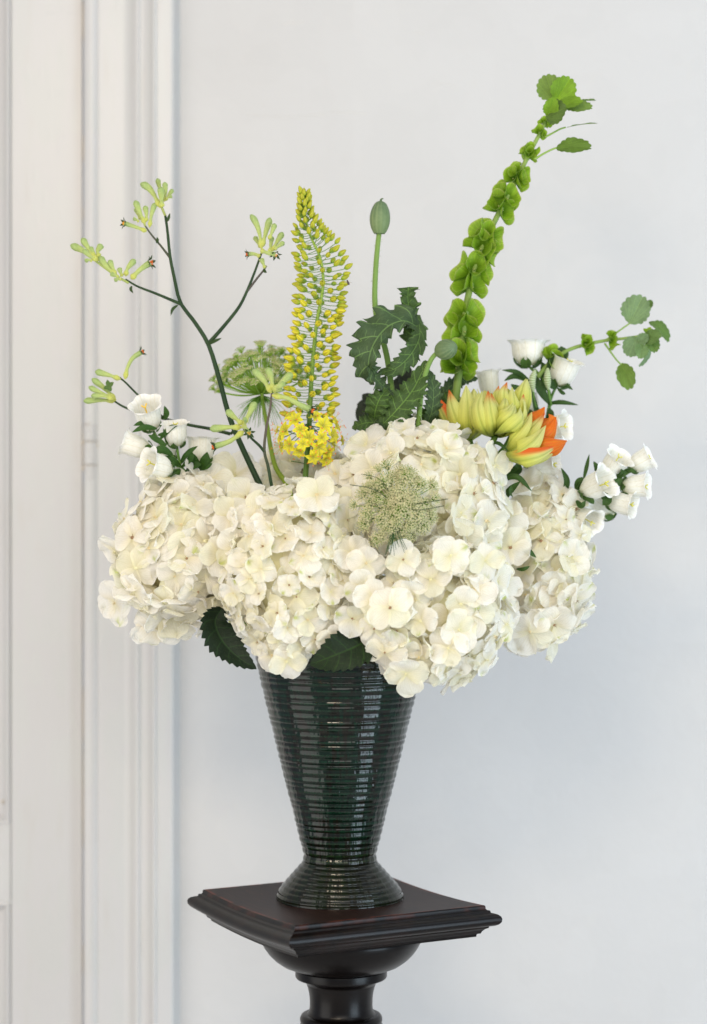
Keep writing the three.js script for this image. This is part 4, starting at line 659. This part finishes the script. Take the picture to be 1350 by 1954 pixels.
// ---------------------------------------------------------------- lily buds
{
  const t = thing('lily', 'cluster of yellow-green double lily buds with orange tips, right of centre', 'lily');
  const G = [0.24, 0.34, 0.035], Y = [0.72, 0.72, 0.13], Y2 = [0.78, 0.78, 0.34], O = [0.78, 0.125, 0.003], YO = [0.74, 0.40, 0.02];
  const pcol = (kind) => (s, v) => {
    let c = mix(mix([0.30, 0.40, 0.04], Y, smooth(0.0, 0.45, v)), Y2, smooth(0.35, 0.9, v) * 0.7);
    c = mix(c, G, Math.exp(-s * s * 60) * 0.45); c = mix(c, [0.46, 0.54, 0.09], 0.3 * smooth(0.75, 1, Math.abs(s)));
    if (kind === 1) c = mix(c, O, smooth(0.70, 1.02, v));
    if (kind === 2) c = mix(c, O, smooth(0.1, 0.6, s) * smooth(0.25, 0.5, v)), c = mix(c, O, smooth(0.86, 1, v)); if (kind === 4) c = mix(c, O, smooth(0.25, 0.75, -s) * smooth(0.18, 0.45, v)), c = mix(c, O, smooth(0.86, 1, v));
    if (kind === 3) c = mix(YO, mix(O, [0.80, 0.24, 0.005], 0.5 + 0.5 * Math.sin(s * 17)), smooth(0.05, 0.5, v));
    return c;
  };
  const stripes = (f) => (s, v) => f(s, v).map((x) => x * (1 + 0.05 * Math.sin(s * 26)));
  const petal = (pts, w, n, kind, o = {}) => mesh('petal', ribbon(pts.map(([x, y, z]) => P(x, y, z)), { n: V3(...n), nv: 26, nu: 14, cup: o.cup ?? 0.55, rib: o.rib ?? -0.0012, w: (v) => S(w * 1.04) * (o.prof ? o.prof(v) : Math.pow(Math.sin(Math.PI * (0.09 + 0.90 * Math.pow(v, 0.95))), 0.95)), c: stripes(pcol(kind)) }), MAT.lily, o.to ?? t);
  const group = (name) => { const g = new THREE.Group(); g.name = name; t.add(g); return g; };
  // fleshy cored bud so that nothing shows through
  const coreBud = (g, a, b, w) => mesh('bud_core', tube([P(...a), P(...a).lerp(P(...b), 0.5), P(...b)], (v) => S(w) * Math.pow(Math.sin(Math.PI * (0.1 + 0.85 * v)), 0.8), [0.45, 0.48, 0.08], 16, 16), MAT.lily, g);
  let g = group('bud');                                        // left one, spread like a cup
  coreBud(g, [897, 838, -0.015], [888, 765, -0.015], 18);
  petal([[896, 842, 0.0], [866, 822, 0.012], [842, 786, 0.014], [830, 752, 0.01]], 19, [-0.8, 0.1, 0.7], 2, { to: g });
  petal([[897, 842, 0.0], [876, 812, 0.03], [862, 775, 0.03], [857, 744, 0.015]], 17, [-0.4, 0, 1], 1, { to: g });
  petal([[897, 842, 0.0], [895, 810, 0.038], [893, 770, 0.036], [890, 735, 0.015]], 21, [0, 0, 1], 0, { to: g });
  petal([[898, 842, 0.0], [914, 818, 0.026], [914, 780, 0.024], [906, 742, 0.01]], 18, [0.5, 0, 0.9], 0, { to: g });
  petal([[896, 842, -0.03], [876, 800, -0.045], [874, 770, -0.04], [872, 750, -0.03]], 14, [-0.3, 0, -1], 0, { to: g }); petal([[899, 842, -0.02], [926, 820, -0.02], [932, 790, -0.02], [912, 742, -0.02]], 18, [1, 0, 0.3], 0, { to: g });
  petal([[898, 836, -0.02], [905, 790, -0.035], [906, 760, -0.03], [904, 742, -0.02]], 13, [0.3, 0, 1], 0, { to: g });
  g = group('bud');                                            // centre, tall globe
  coreBud(g, [946, 832, 0.015], [928, 765, 0.01], 20);
  petal([[944, 835, 0.02], [912, 820, 0.045], [899, 782, 0.045], [914, 748, 0.025]], 14, [-0.75, 0, 0.7], 0, { to: g });
  petal([[944, 836, 0.02], [922, 816, 0.062], [912, 778, 0.062], [920, 746, 0.035]], 15, [-0.3, 0, 1], 0, { to: g });
  petal([[945, 836, 0.02], [942, 812, 0.066], [936, 775, 0.064], [932, 745, 0.036]], 15, [0.1, 0, 1], 1, { to: g });
  petal([[945, 834, 0.02], [952, 806, 0.05], [950, 776, 0.05], [938, 750, 0.03]], 13, [0.5, 0, 0.9], 1, { to: g });
  petal([[945, 834, 0.0], [938, 800, 0.0], [932, 765, 0.0], [924, 745, 0.0]], 20, [0, 0, -1], 0, { to: g });
  g = group('bud');                                            // right half of the centre pair
  coreBud(g, [950, 830, 0.03], [985, 785, 0.02], 18);
  petal([[947, 830, 0.03], [975, 822, 0.075], [998, 800, 0.07], [994, 778, 0.045]], 18, [0.45, -0.4, 0.9], 0, { to: g });
  petal([[947, 828, 0.03], [962, 808, 0.075], [978, 790, 0.075], [984, 772, 0.05]], 15, [0.1, 0.0, 1], 0, { to: g });
  petal([[947, 826, 0.03], [956, 800, 0.065], [968, 784, 0.068], [980, 768, 0.05]], 13, [-0.2, 0.2, 1], 0, { to: g });
  petal([[948, 832, 0.02], [982, 826, 0.045], [1006, 798, 0.045], [1000, 760, 0.03]], 15, [0.9, -0.3, 0.4], 0, { to: g });
  g = group('bud');                                            // small buds packed above it
  petal([[962, 815, 0.02], [962, 792, 0.055], [964, 772, 0.055], [965, 754, 0.03]], 12, [0, 0.1, 1], 0, { to: g });
  petal([[975, 805, 0.0], [953, 780, 0.028], [944, 752, 0.025], [952, 736, 0.01]], 13, [-0.6, 0.1, 0.8], 1, { to: g });
  petal([[975, 805, 0.0], [966, 775, 0.04], [962, 750, 0.036], [968, 729, 0.015]], 13, [0, 0.1, 1], 1, { to: g });
  petal([[976, 805, 0.0], [984, 782, 0.042], [982, 758, 0.038], [978, 738, 0.015]], 13, [0.35, 0.1, 1], 0, { to: g });
  petal([[980, 808, 0.0], [996, 792, 0.036], [1001, 770, 0.03], [1000, 752, 0.012]], 11, [0.5, 0.1, 0.9], 1, { to: g });
  coreBud(g, [972, 805, 0.0], [968, 742, 0.0], 15);
  g = group('bud');                                            // the tall pointed one behind
  coreBud(g, [992, 800, -0.03], [1005, 740, -0.03], 15);
  petal([[985, 800, -0.02], [990, 765, -0.002], [997, 740, -0.004], [1004, 722, -0.02]], 15, [-0.3, 0.1, 1], 0, { to: g });
  petal([[990, 800, -0.02], [1008, 775, -0.004], [1012, 748, -0.008], [1007, 723, -0.02]], 13, [0.7, 0, 0.8], 0, { to: g });
  petal([[985, 800, -0.05], [985, 765, -0.05], [992, 740, -0.045], [1003, 724, -0.03]], 13, [-0.8, 0, -0.6], 0, { to: g });
  g = group('bud');                                            // the opening one on the right
  coreBud(g, [965, 868, 0.03], [1030, 838, 0.03], 22);
  petal([[962, 868, 0.05], [990, 862, 0.09], [1018, 842, 0.088], [1042, 812, 0.06]], 19, [-0.1, 0.1, 1], 0, { to: g, rib: 0.002 });
  petal([[962, 866, 0.04], [975, 838, 0.07], [998, 812, 0.066], [1015, 786, 0.04]], 16, [-0.6, 0.4, 0.8], 0, { to: g });
  petal([[964, 866, 0.04], [990, 840, 0.06], [1018, 812, 0.055], [1040, 788, 0.03]], 15, [-0.2, 0.5, 0.8], 1, { to: g });
  petal([[962, 873, 0.045], [992, 880, 0.09], [1030, 872, 0.09], [1064, 852, 0.06]], 19, [0.1, -0.45, 1], 4, { to: g });
  petal([[964, 876, 0.03], [1000, 888, 0.05], [1040, 880, 0.05], [1068, 856, 0.04]], 14, [0.1, -1, 0.4], 0, { to: g });
  petal([[1000, 850, 0.04], [1034, 850, 0.07], [1060, 846, 0.066], [1083, 841, 0.045]], 16, [0.1, 0.2, 1], 3, { to: g });
  petal([[1010, 830, 0.03], [1032, 835, 0.05], [1052, 818, 0.05], [1062, 795, 0.035]], 17, [0.2, 0.3, 1], 3, { to: g, cup: 0.8 });
  petal([[990, 825, 0.01], [1010, 800, 0.03], [1028, 788, 0.03], [1040, 776, 0.02]], 15, [0.0, 0.5, 0.8], 3, { to: g, cup: 0.7 });
  petal([[1010, 838, 0.01], [1040, 815, 0.02], [1050, 800, 0.02], [1048, 790, 0.02]], 16, [0.5, 0.4, 0.5], 3, { to: g, cup: -0.4 });
  petal([[1010, 860, 0.03], [1050, 862, 0.05], [1068, 856, 0.05], [1080, 846, 0.04]], 12, [0.1, -0.3, 1], 3, { to: g });
  const green = (v) => [0.075, 0.15, 0.02];
  stemAlong(t, [[905, 960, -0.06], [915, 905, -0.03], [924, 880]], 0.0, 16, 14, green); stemAlong(t, [[925, 885], [910, 868], [900, 850], [897, 838]], 0.0, 11, 10, green, 'bud_stalk'); stemAlong(t, [[924, 885, 0.01], [932, 862, 0.02], [940, 845, 0.03], [946, 832, 0.03]], 0.0, 13, 12, green, 'bud_stalk'); stemAlong(t, [[920, 888, 0.01], [940, 877, 0.03], [955, 871, 0.04], [966, 868, 0.045]], 0.0, 13, 12, green, 'bud_stalk'); stemAlong(t, [[930, 888, -0.03], [965, 850, -0.03], [985, 805, -0.02]], 0.0, 9, 8, green, 'bud_stalk');
  for (const [a, b, c, w] of [[[928, 850, 0.05], [950, 846, 0.07], [972, 862, 0.08], 5], [[925, 888, 0.0], [945, 885, 0.03], [970, 882, 0.04], 7], [[950, 880, 0.02], [962, 900, 0.02], [940, 898, 0.03], 7], [[868, 850, -0.02], [862, 838, -0.01], [872, 832, -0.01], 8], [[935, 900, -0.02], [985, 898, -0.02], [990, 880, -0.02], 12]])
    mesh('leaf', ribbon([P(...a), P(...b), P(...c)], { n: V3(0.1, 0.6, 0.8), nv: 14, nu: 6, fold: 0.2, w: (v) => S(w) * Math.sin(Math.PI * (0.12 + 0.88 * v)), c: () => [0.05, 0.12, 0.018] }), MAT.leaf, t);
  for (const [a, b, c, w] of [[[860, 860, -0.04], [850, 800, -0.04], [872, 745, -0.05], 13], [[870, 850, -0.04], [885, 800, -0.05], [862, 760, -0.05], 15], [[840, 850, -0.02], [845, 815, -0.02], [835, 770, -0.02], 13]])
    mesh('leaf', ribbon([P(...a), P(...b), P(...c)], { n: V3(0.1, 0.2, 1), nv: 14, nu: 6, fold: 0.2, w: (v) => S(w) * Math.sin(Math.PI * (0.12 + 0.88 * v)), c: (s) => [0.02, 0.05, 0.016] }), MAT.leaf, t);
}

// ---------------------------------------------------------------- canterbury bells
function bellShape(k) {
  const ph = rr(0, 6), flare = rr(0.13, 0.24);
  return grid(50, 18, (u, v) => {
    const a = u * 6.2832, lobe = Math.pow(Math.abs(Math.cos(a * 2.5 + ph)), 1.2), e = smooth(0.72, 1, v);
    const r = 0.5 * (0.42 + 0.50 * Math.sin(Math.min(1, v * 2.1) * Math.PI / 2) + 0.10 * v) * smooth(-0.02, 0.05, v) * (1 - 0.035 * Math.pow(Math.abs(Math.sin(a * 2.5 + ph)), 10) * (1 - e)) + (flare * (0.35 + 0.65 * lobe)) * e * e;
    const y = v * 1.0 + (0.16 * lobe - 0.06) * e - 0.14 * lobe * smooth(0.9, 1, v);
    return [Math.cos(a) * r, y, Math.sin(a) * r, ...mix(mix([0.72, 0.72, 0.52], [0.87, 0.86, 0.80], smooth(0, 0.35, v)), [0.92, 0.91, 0.88], e)];
  });
}
const bellShapes = [0, 1, 2, 3, 4].map(bellShape);
const styleMat = std({ color: new THREE.Color().setRGB(0.62, 0.58, 0.10), roughness: 0.6 }), styleOrange = std({ color: new THREE.Color().setRGB(0.80, 0.52, 0.05), roughness: 0.6 });
const styleGeo = (() => { const a = new THREE.CylinderGeometry(0.025, 0.03, 0.9, 8); a.translate(0, 0.45, 0); const parts = [a]; for (let k = 0; k < 3; k++) { const c = new THREE.CapsuleGeometry(0.028, 0.12, 3, 6); c.translate(0, 0.08, 0); c.rotateZ(-0.9); c.rotateY(k * 2.1); c.translate(0, 0.88, 0); parts.push(c); } return mergeGeometries(parts); })();
const sepal = grid(4, 8, (u, v) => { const s = u * 2 - 1, w = 0.17 * Math.sin(Math.PI * (0.14 + 0.86 * v)); return [s * w, 0.62 * v * 0.55 - 0.08, 0.14 + 0.5 * v - 0.25 * v * v + 0.05 * s * s, ...mix([0.10, 0.22, 0.04], [0.14, 0.29, 0.06], v)]; });
const sepals = (() => { const g = [0, 1, 2, 3, 4].map((k) => { const q = sepal.clone(); q.rotateX(0); q.rotateY(k * 1.2566 + 0.3); return q; }); return g; })();
function campanula(parent, b, m, w, o = {}) {                 // from calyx to mouth (photograph points), width of the cup
  const B = P(...b), M = P(...m), dir = M.clone().sub(B), L = dir.length();
  const f = mesh('flower', bellShapes[(campanula.k = (campanula.k ?? 0) + 1) % 5], MAT.bell, parent);
  put(f, B, dir, rr(0, 6), [S(w), L, S(w)]);
  const c = put(new THREE.Group(), V3(0, 0, 0), V3(0, 1, 0), 0, [1, S(w) / L, 1]); c.name = 'sepals'; f.add(c);
  for (const s of sepals) mesh('sepal', s, MAT.leaf, c);
  const st = mesh('style', styleGeo, o.orange ? styleOrange : styleMat, f); st.scale.set(1, 0.95, 1); st.rotation.z = rr(-0.1, 0.1);
  if (o.stem) { const A = P(...o.stem); const g = tube([A, A.clone().lerp(B, 0.6).add(V3(rr(-0.002, 0.002), rr(-0.002, 0), 0)), B.clone().addScaledVector(dir, 0.05)], S(2.6), [0.12, 0.23, 0.05], 10, 7); mesh('flower_stalk', g, MAT.stem, parent); }
}
const blade = (parent, a, b, c, w, col = [0.06, 0.14, 0.025], n = [0, 0.3, 1], fold = 0.25) => mesh('leaf', ribbon([P(...a), P(...b), P(...c)], { n: V3(...n), nv: 20, nu: 6, fold, w: (v) => S(w) * Math.pow(Math.sin(Math.PI * (0.08 + 0.92 * v)), 0.9), c: (s, v) => col.map((x) => x * (0.85 + 0.3 * noise(s * 2 + a[0], v * 4))) }), MAT.leaf, parent);
const campStem = (v) => mix([0.08, 0.17, 0.03], [0.12, 0.23, 0.05], v);
{
  const t = thing('canterbury_bells', 'white canterbury bells at the far left above the left hydrangea', 'canterbury bells');
  stemAlong(t, [[420, 980, -0.03], [362, 912], [340, 885], [315, 855], [292, 828]], -0.01, 10, 7, campStem);
  campanula(t, [291, 818, -0.01], [277, 768, 0.02], 50, { stem: [312, 850, -0.01], orange: 1 });
  campanula(t, [338, 852, 0.01], [334, 804, 0.02], 43, { stem: [345, 890, 0.0] });
  campanula(t, [287, 862, 0.0], [234, 842, 0.0], 44, { stem: [318, 862, 0.0] });
  campanula(t, [326, 900, 0.03], [278, 884, 0.055], 52, { stem: [344, 895, 0.01] });
  campanula(t, [384, 884, -0.02], [386, 832, -0.02], 52, { stem: [365, 905, -0.02] });
  campanula(t, [330, 880, -0.04], [302, 850, -0.04], 44, { stem: [340, 890, -0.03] });
  for (const [a, b, c, w] of [[[345, 880, 0.02], [362, 862, 0.03], [378, 851, 0.03], 5], [[346, 885, 0.02], [356, 868, 0.03], [372, 858, 0.03], 5], [[306, 838, 0.02], [325, 818, 0.03], [340, 812, 0.04], 6], [[300, 818, 0.02], [275, 816, 0.03], [252, 825, 0.03], 6], [[292, 815, 0.0], [270, 808, 0.02], [255, 812, 0.02], 5], [[318, 850, 0.03], [298, 838, 0.03], [283, 830, 0.03], 6], [[330, 868, 0.03], [308, 858, 0.04], [292, 862, 0.04], 8], [[345, 890, 0.02], [328, 878, 0.03], [310, 870, 0.03], 7], [[320, 848, 0.01], [318, 828, 0.02], [312, 818, 0.02], 6], [[355, 900, 0.0], [372, 888, 0.02], [385, 886, 0.02], 8], [[378, 894, 0.01], [368, 876, 0.02], [358, 862, 0.02], 9], [[380, 894, 0.01], [392, 878, 0.02], [396, 862, 0.02], 9], [[382, 896, 0.01], [395, 890, 0.02], [406, 884, 0.02], 6], [[310, 800, 0.0], [318, 790, 0.01], [314, 774, 0.01], 6], [[345, 895, 0.03], [335, 905, 0.03], [322, 905, 0.04], 7], [[347, 892, 0.02], [365, 872, 0.03], [360, 856, 0.03], 6], [[302, 830, 0.01], [322, 830, 0.02], [338, 838, 0.02], 6]]) blade(t, a, b, c, w, [0.055, 0.15, 0.02]);
  const u = thing('canterbury_bells', 'white canterbury bells at the back right, behind the lily buds', 'canterbury bells');
  stemAlong(u, [[1000, 960], [1035, 850], [1046, 790], [1050, 760], [1040, 728], [1020, 705]], -0.09, 10, 6, campStem);
  stemAlong(u, [[1050, 765], [1058, 745], [1064, 736]], -0.09, 6, 5, campStem, 'branch');
  campanula(u, [1008, 698, -0.09], [1008, 648, -0.09], 66, { stem: [1024, 712, -0.09] }); campanula(u, [1064, 736, -0.08], [1087, 682, -0.07], 54); campanula(u, [937, 760, -0.1], [930, 705, -0.1], 42, { stem: [960, 800, -0.1] });
  campanula(u, [1040, 818, -0.06], [1083, 812, -0.04], 46, { stem: [1035, 850, -0.08] }); campanula(u, [1005, 890, -0.05], [1066, 882, -0.03], 45, { stem: [1000, 915, -0.06] }); campanula(u, [1015, 790, -0.1], [1005, 750, -0.1], 40, { stem: [1035, 830, -0.1] });
  for (const [x, y, a] of [[1018, 726, 0.12], [1047, 722, -0.05]]) {
    const g = tube([P(x, y + 21, -0.06), P(x - 2, y, -0.055), P(x + a * 30, y - 20, -0.06)], (v) => S(6.8) * Math.pow(Math.sin(Math.PI * (0.06 + 0.9 * v)), 0.7) * (1 + 0.10 * Math.sin(v * 75)), (v) => mix([0.22, 0.31, 0.13], [0.50, 0.55, 0.36], 0.5 + 0.5 * Math.sin(v * 75)), 70, 12); mesh('bud', g, MAT.bud, u);
    stemAlong(u, [[x + 6, y + 52], [x + 2, y + 36], [x, y + 20]], -0.06, 4, 3.5, campStem, 'flower_stalk');
  }
  for (const [a, b, c, w] of [[[1045, 770, -0.08], [1072, 768, -0.07], [1105, 773, -0.07], 5], [[1010, 725, -0.08], [985, 710, -0.07], [957, 706, -0.07], 5], [[1010, 728, -0.08], [982, 718, -0.07], [962, 727, -0.07], 6], [[1000, 740, -0.08], [985, 740, -0.07], [975, 733, -0.07], 6], [[1066, 738, -0.07], [1080, 736, -0.07], [1094, 744, -0.07], 5], [[1064, 740, -0.07], [1074, 750, -0.06], [1080, 752, -0.06], 4], [[1060, 742, -0.07], [1050, 730, -0.06], [1045, 715, -0.06], 8], [[1048, 770, -0.08], [1030, 740, -0.07], [1022, 715, -0.07], 9], [[1052, 720, -0.08], [1058, 690, -0.07], [1070, 662, -0.07], 13], [[1040, 745, -0.09], [1042, 715, -0.09], [1034, 690, -0.09], 12], [[1044, 810, -0.08], [1050, 790, -0.07], [1048, 778, -0.07], 8], [[1028, 800, -0.07], [1022, 775, -0.06], [1015, 740, -0.06], 5], [[1062, 690, -0.09], [1076, 676, -0.08], [1070, 660, -0.08], 10]]) blade(u, a, b, c, w, [0.06, 0.14, 0.028]);
  const w = thing('canterbury_bells', 'spray of white canterbury bells leaning out at the far right', 'canterbury bells');
  stemAlong(w, [[1000, 985, -0.02], [1072, 950], [1105, 938], [1140, 930], [1175, 915], [1205, 898]], -0.04, 10, 6, campStem);
  for (const [b, m, s, st] of [[[1158, 902, -0.03], [1186, 868, -0.01], 46, [1165, 925, -0.04]], [[1202, 892, -0.04], [1244, 870, -0.03], 42, [1190, 905, -0.04]], [[1112, 938, -0.02], [1162, 916, 0.01], 52, [1095, 942, -0.03]], [[1188, 928, -0.03], [1240, 926, -0.015], 44, [1172, 915, -0.04]], [[1160, 955, -0.03], [1212, 966, -0.01], 42, [1150, 935, -0.04]], [[1100, 980, -0.04], [1134, 1000, -0.01], 44, [1080, 955, -0.05]], [[1172, 982, -0.06], [1130, 958, -0.07], 46, [1165, 945, -0.06]]]) campanula(w, b, m, s, { stem: st });
  for (const [a, b, c, q] of [[[1076, 945, -0.03], [1082, 918, -0.02], [1071, 892, -0.02], 6], [[1114, 915, -0.03], [1120, 890, -0.03], [1125, 866, -0.03], 4], [[1138, 900, -0.03], [1138, 890, -0.02], [1133, 880, -0.02], 5], [[1100, 935, -0.02], [1106, 920, -0.01], [1112, 910, -0.01], 8], [[1110, 945, -0.01], [1128, 955, 0.0], [1134, 962, 0.0], 6], [[1100, 955, -0.01], [1110, 965, 0.0], [1118, 955, 0.0], 6], [[1172, 905, -0.02], [1180, 915, -0.01], [1182, 928, -0.01], 8], [[1150, 940, -0.01], [1158, 955, 0.0], [1150, 964, 0.0], 10], [[1185, 900, -0.02], [1205, 898, -0.01], [1215, 902, -0.01], 5], [[1185, 940, -0.02], [1196, 945, -0.01], [1196, 950, -0.01], 4], [[1172, 898, -0.02], [1188, 905, -0.01], [1185, 895, 0.0], 8], [[1090, 950, -0.02], [1075, 950, -0.01], [1070, 958, -0.01], 6], [[940, 925, 0.03], [985, 910, 0.05], [1016, 938, 0.05], 6], [[955, 962, 0.0], [975, 935, 0.04], [994, 918, 0.05], 7], [[978, 948, 0.03], [976, 938, 0.05], [976, 926, 0.05], 5], [[956, 1046, 0.02], [962, 1034, 0.04], [966, 1020, 0.04], 5], [[1000, 1048, 0.02], [1012, 1054, 0.05], [1024, 1064, 0.04], 5], [[986, 1086, 0.04], [1000, 1086, 0.05], [1012, 1080, 0.05], 4]]) blade(w, a, b, c, q, [0.07, 0.16, 0.03]);
  const x = thing('canterbury_bells', 'single shaded white bell hanging under the left hydrangea, left of the dark leaf', 'canterbury bells');
  stemAlong(x, [[560, 1160, -0.02], [500, 1148, -0.02], [455, 1146]], -0.03, 7, 5, campStem); campanula(x, [450, 1148, -0.03], [388, 1166, -0.02], 46);
}

// ---------------------------------------------------------------- lace flowers
const tinyFlower = (() => {                                    // five-petalled speck with a raised middle
  const pos = [], idx = [], col = []; pos.push(0, 0.25, 0); col.push(0.36, 0.31, 0.12);
  for (let k = 0; k < 10; k++) { const a = k / 10 * 6.283, r = k % 2 ? 0.45 : 1; pos.push(Math.cos(a) * r, k % 2 ? 0.05 : 0.30, Math.sin(a) * r); col.push(...(k % 2 ? [0.50, 0.53, 0.26] : [0.74, 0.65, 0.42])); idx.push(0, 1 + (k + 1) % 10, 1 + k); }
  return geo(pos, idx, col, pos.flatMap((_, i) => i % 3 ? [] : [0, 0]));
})();
const makeUmbellets = (stalk) => [0, 1, 2, 3, 4].map((k) => {                 // [flowers, stalks]: a small cluster, up along y, radius about 1
  const fl = [], st = [], n = 30;
  for (let i = 0; i < n; i++) {
    const r = Math.sqrt((i + 0.5) / n), a = i * 2.4 + k, p = V3(Math.cos(a) * r, 0.92 + 0.28 * (1 - r * r) + rr(-0.1, 0.12), Math.sin(a) * r), o = new THREE.Object3D();
    put(o, p, V3(p.x * 0.7 + rr(-0.3, 0.3), 1, p.z * 0.7 + rr(-0.3, 0.3)), rr(0, 6), rr(0.13, 0.22)); o.updateMatrix(); fl.push(tinyFlower.clone().applyMatrix4(o.matrix));
    st.push(tube([V3(0, 0, 0), V3(p.x * 0.4, p.y * 0.5, p.z * 0.4), p], 0.03, stalk, 4, 4));
  }
  for (let i = 0; i < 6; i++) { const a = i * 1.05; st.push(ribbon([V3(0, 0, 0), V3(Math.cos(a) * 0.4, 0.25, Math.sin(a) * 0.4), V3(Math.cos(a) * 0.8, 0.55, Math.sin(a) * 0.8)], { n: V3(0, 1, 0.2), nv: 5, nu: 2, w: (v) => 0.05 * (1 - v * 0.8), c: () => [0.14, 0.27, 0.03] })); }
  return [mergeGeometries(fl), mergeGeometries(st)];
}), umbelletsFront = makeUmbellets([0.15, 0.29, 0.02]), umbelletsBack = makeUmbellets([0.34, 0.54, 0.08]);
function lace(t, hub, axis, R, n, cone, size, flat, zoff, umbellets = umbelletsFront) {    // rays from the hub fanning about the axis
  const A = axis.clone().normalize(), X = A.clone().cross(V3(0.3, 0.2, 1)).normalize(), Y = A.clone().cross(X).normalize(), H = P(...hub);
  for (let i = 0; i < n; i++) {
    const r = Math.sqrt((i + 0.5) / n), a = i * 2.399963 + rr(-0.2, 0.2), th = r * cone + rr(-0.06, 0.06), len = R * (1 - flat * (1 - r)) * rr(0.93 - (zoff ?? 0) * 0.5, 1.07 + (zoff ?? 0) * 0.6);
    const d = A.clone().multiplyScalar(Math.cos(th)).addScaledVector(X, Math.sin(th) * Math.cos(a)).addScaledVector(Y, Math.sin(th) * Math.sin(a)).normalize(), tip = H.clone().addScaledVector(d, len);
    const g = new THREE.Group(); g.name = 'umbellet'; t.add(g); put(g, tip, d.clone().multiplyScalar(0.6).addScaledVector(A, 0.6), rr(0, 6), size * rr(0.8, 1.15));
    const [fl, st] = umbellets[i % 5]; mesh('blossoms', fl, MAT.tiny, g); mesh('stalks', st, MAT.stem, g); 
    mesh('ray', tube([H, H.clone().lerp(tip, 0.5).addScaledVector(A, -len * 0.06 * r), tip], S(0.85), [0.26, 0.44, 0.05], 8, 5), MAT.stem, t);
  }
}
{
  const t = thing('lace_flower', 'green lace flower at the back, seen side-on behind the left kangaroo paw stem', 'lace flower');
  lace(t, [500, 752, -0.07], V3(-0.12, 1, 0.05), S(84, -0.07), 130, 1.42, S(10.5), 0.06, 0.16, umbelletsBack);
  stemAlong(t, [[560, 960], [546, 922], [528, 895], [517, 855], [511, 815], [503, 775], [500, 750]], -0.05, 11, 7, (v) => mix([0.24, 0.33, 0.035], [0.17, 0.28, 0.04], v));
  for (let i = 0; i < 70; i++) { const x = 500 + rr(-52, 48), y = 752 + rr(38, 78) - Math.abs(x - 500) * 0.5, z = -0.07 + rr(-0.04, 0.045); mesh('bract', tube([P(500, 754, -0.07), P(500 + (x - 500) * 0.55, 757 + (y - 752) * 0.3, z), P(x, y, z)], (v) => S(0.85) * (1 - 0.6 * v), [0.14, 0.30, 0.04], 8, 4), MAT.stem, t); }
  const u = thing('lace_flower', 'dense greenish lace flower facing forward in front of the middle hydrangea', 'lace flower');
  lace(u, [757, 968, 0.155], V3(0.0, 0.18, 1), S(64), 84, 1.40, S(13.5), 0.25, 0.22);
  stemAlong(u, [[735, 1085, 0.02], [745, 1030, 0.1], [757, 968, 0.156]], 0.0, 8, 7, [0.16, 0.26, 0.05]);
  for (let i = 0; i < 16; i++) { const x = rr(730, 775), y = rr(1030, 1062); mesh('bract', tube([P(755, 985, 0.17), P((x + 755) / 2, 1022, 0.20), P(x + rr(-8, 8), y, 0.205)], (v) => S(0.95) * (1 - 0.6 * v), [0.03, 0.07, 0.02], 8, 4), MAT.stem, u); }
  for (const [x, y] of [[855, 952], [848, 965], [690, 905], [668, 925]]) mesh('bract', tube([P(757, 968, 0.17), P((x + 757) / 2, y + 8, 0.215), P(x, y, 0.215)], S(0.8), [0.05, 0.07, 0.03], 8, 4), MAT.stem, u);
}

// ---------------------------------------------------------------- the fly
{
  const t = thing('fly', 'tiny dark fly hovering right of the yellow flower spike', 'fly', P(665, 540, 0.03)), m = std({ color: new THREE.Color().setRGB(0.05, 0.03, 0.025), roughness: 0.5 });
  const b = new THREE.SphereGeometry(1, 16, 12); put(mesh('body', b, m, t), V3(0, 0, 0), V3(-0.5, 1, 0.2), 0, [S(2.3), S(4.2), S(2.2)]);
  put(mesh('head', b, m, t), V3(-S(1.8), S(4.3), S(0.6)), V3(0, 1, 0), 0, [S(1.7), S(1.5), S(1.5)]);
  const wing = phy({ color: new THREE.Color().setRGB(0.75, 0.72, 0.68), roughness: 0.3, transmission: 0.7, thickness: 0 });
  for (const s of [-1, 1]) mesh('wing', ribbon([V3(0, 0, S(1)), V3(s * S(4), S(0.8), S(1.5)), V3(s * S(8), S(0.2), S(1))], { n: V3(0, 0.7, 0.6), nv: 10, nu: 4, w: (v) => S(1.5) * Math.sin(Math.PI * (0.1 + 0.88 * v)), c: () => [1, 1, 1] }), wing, t);
}

renderer.render(scene, camera);
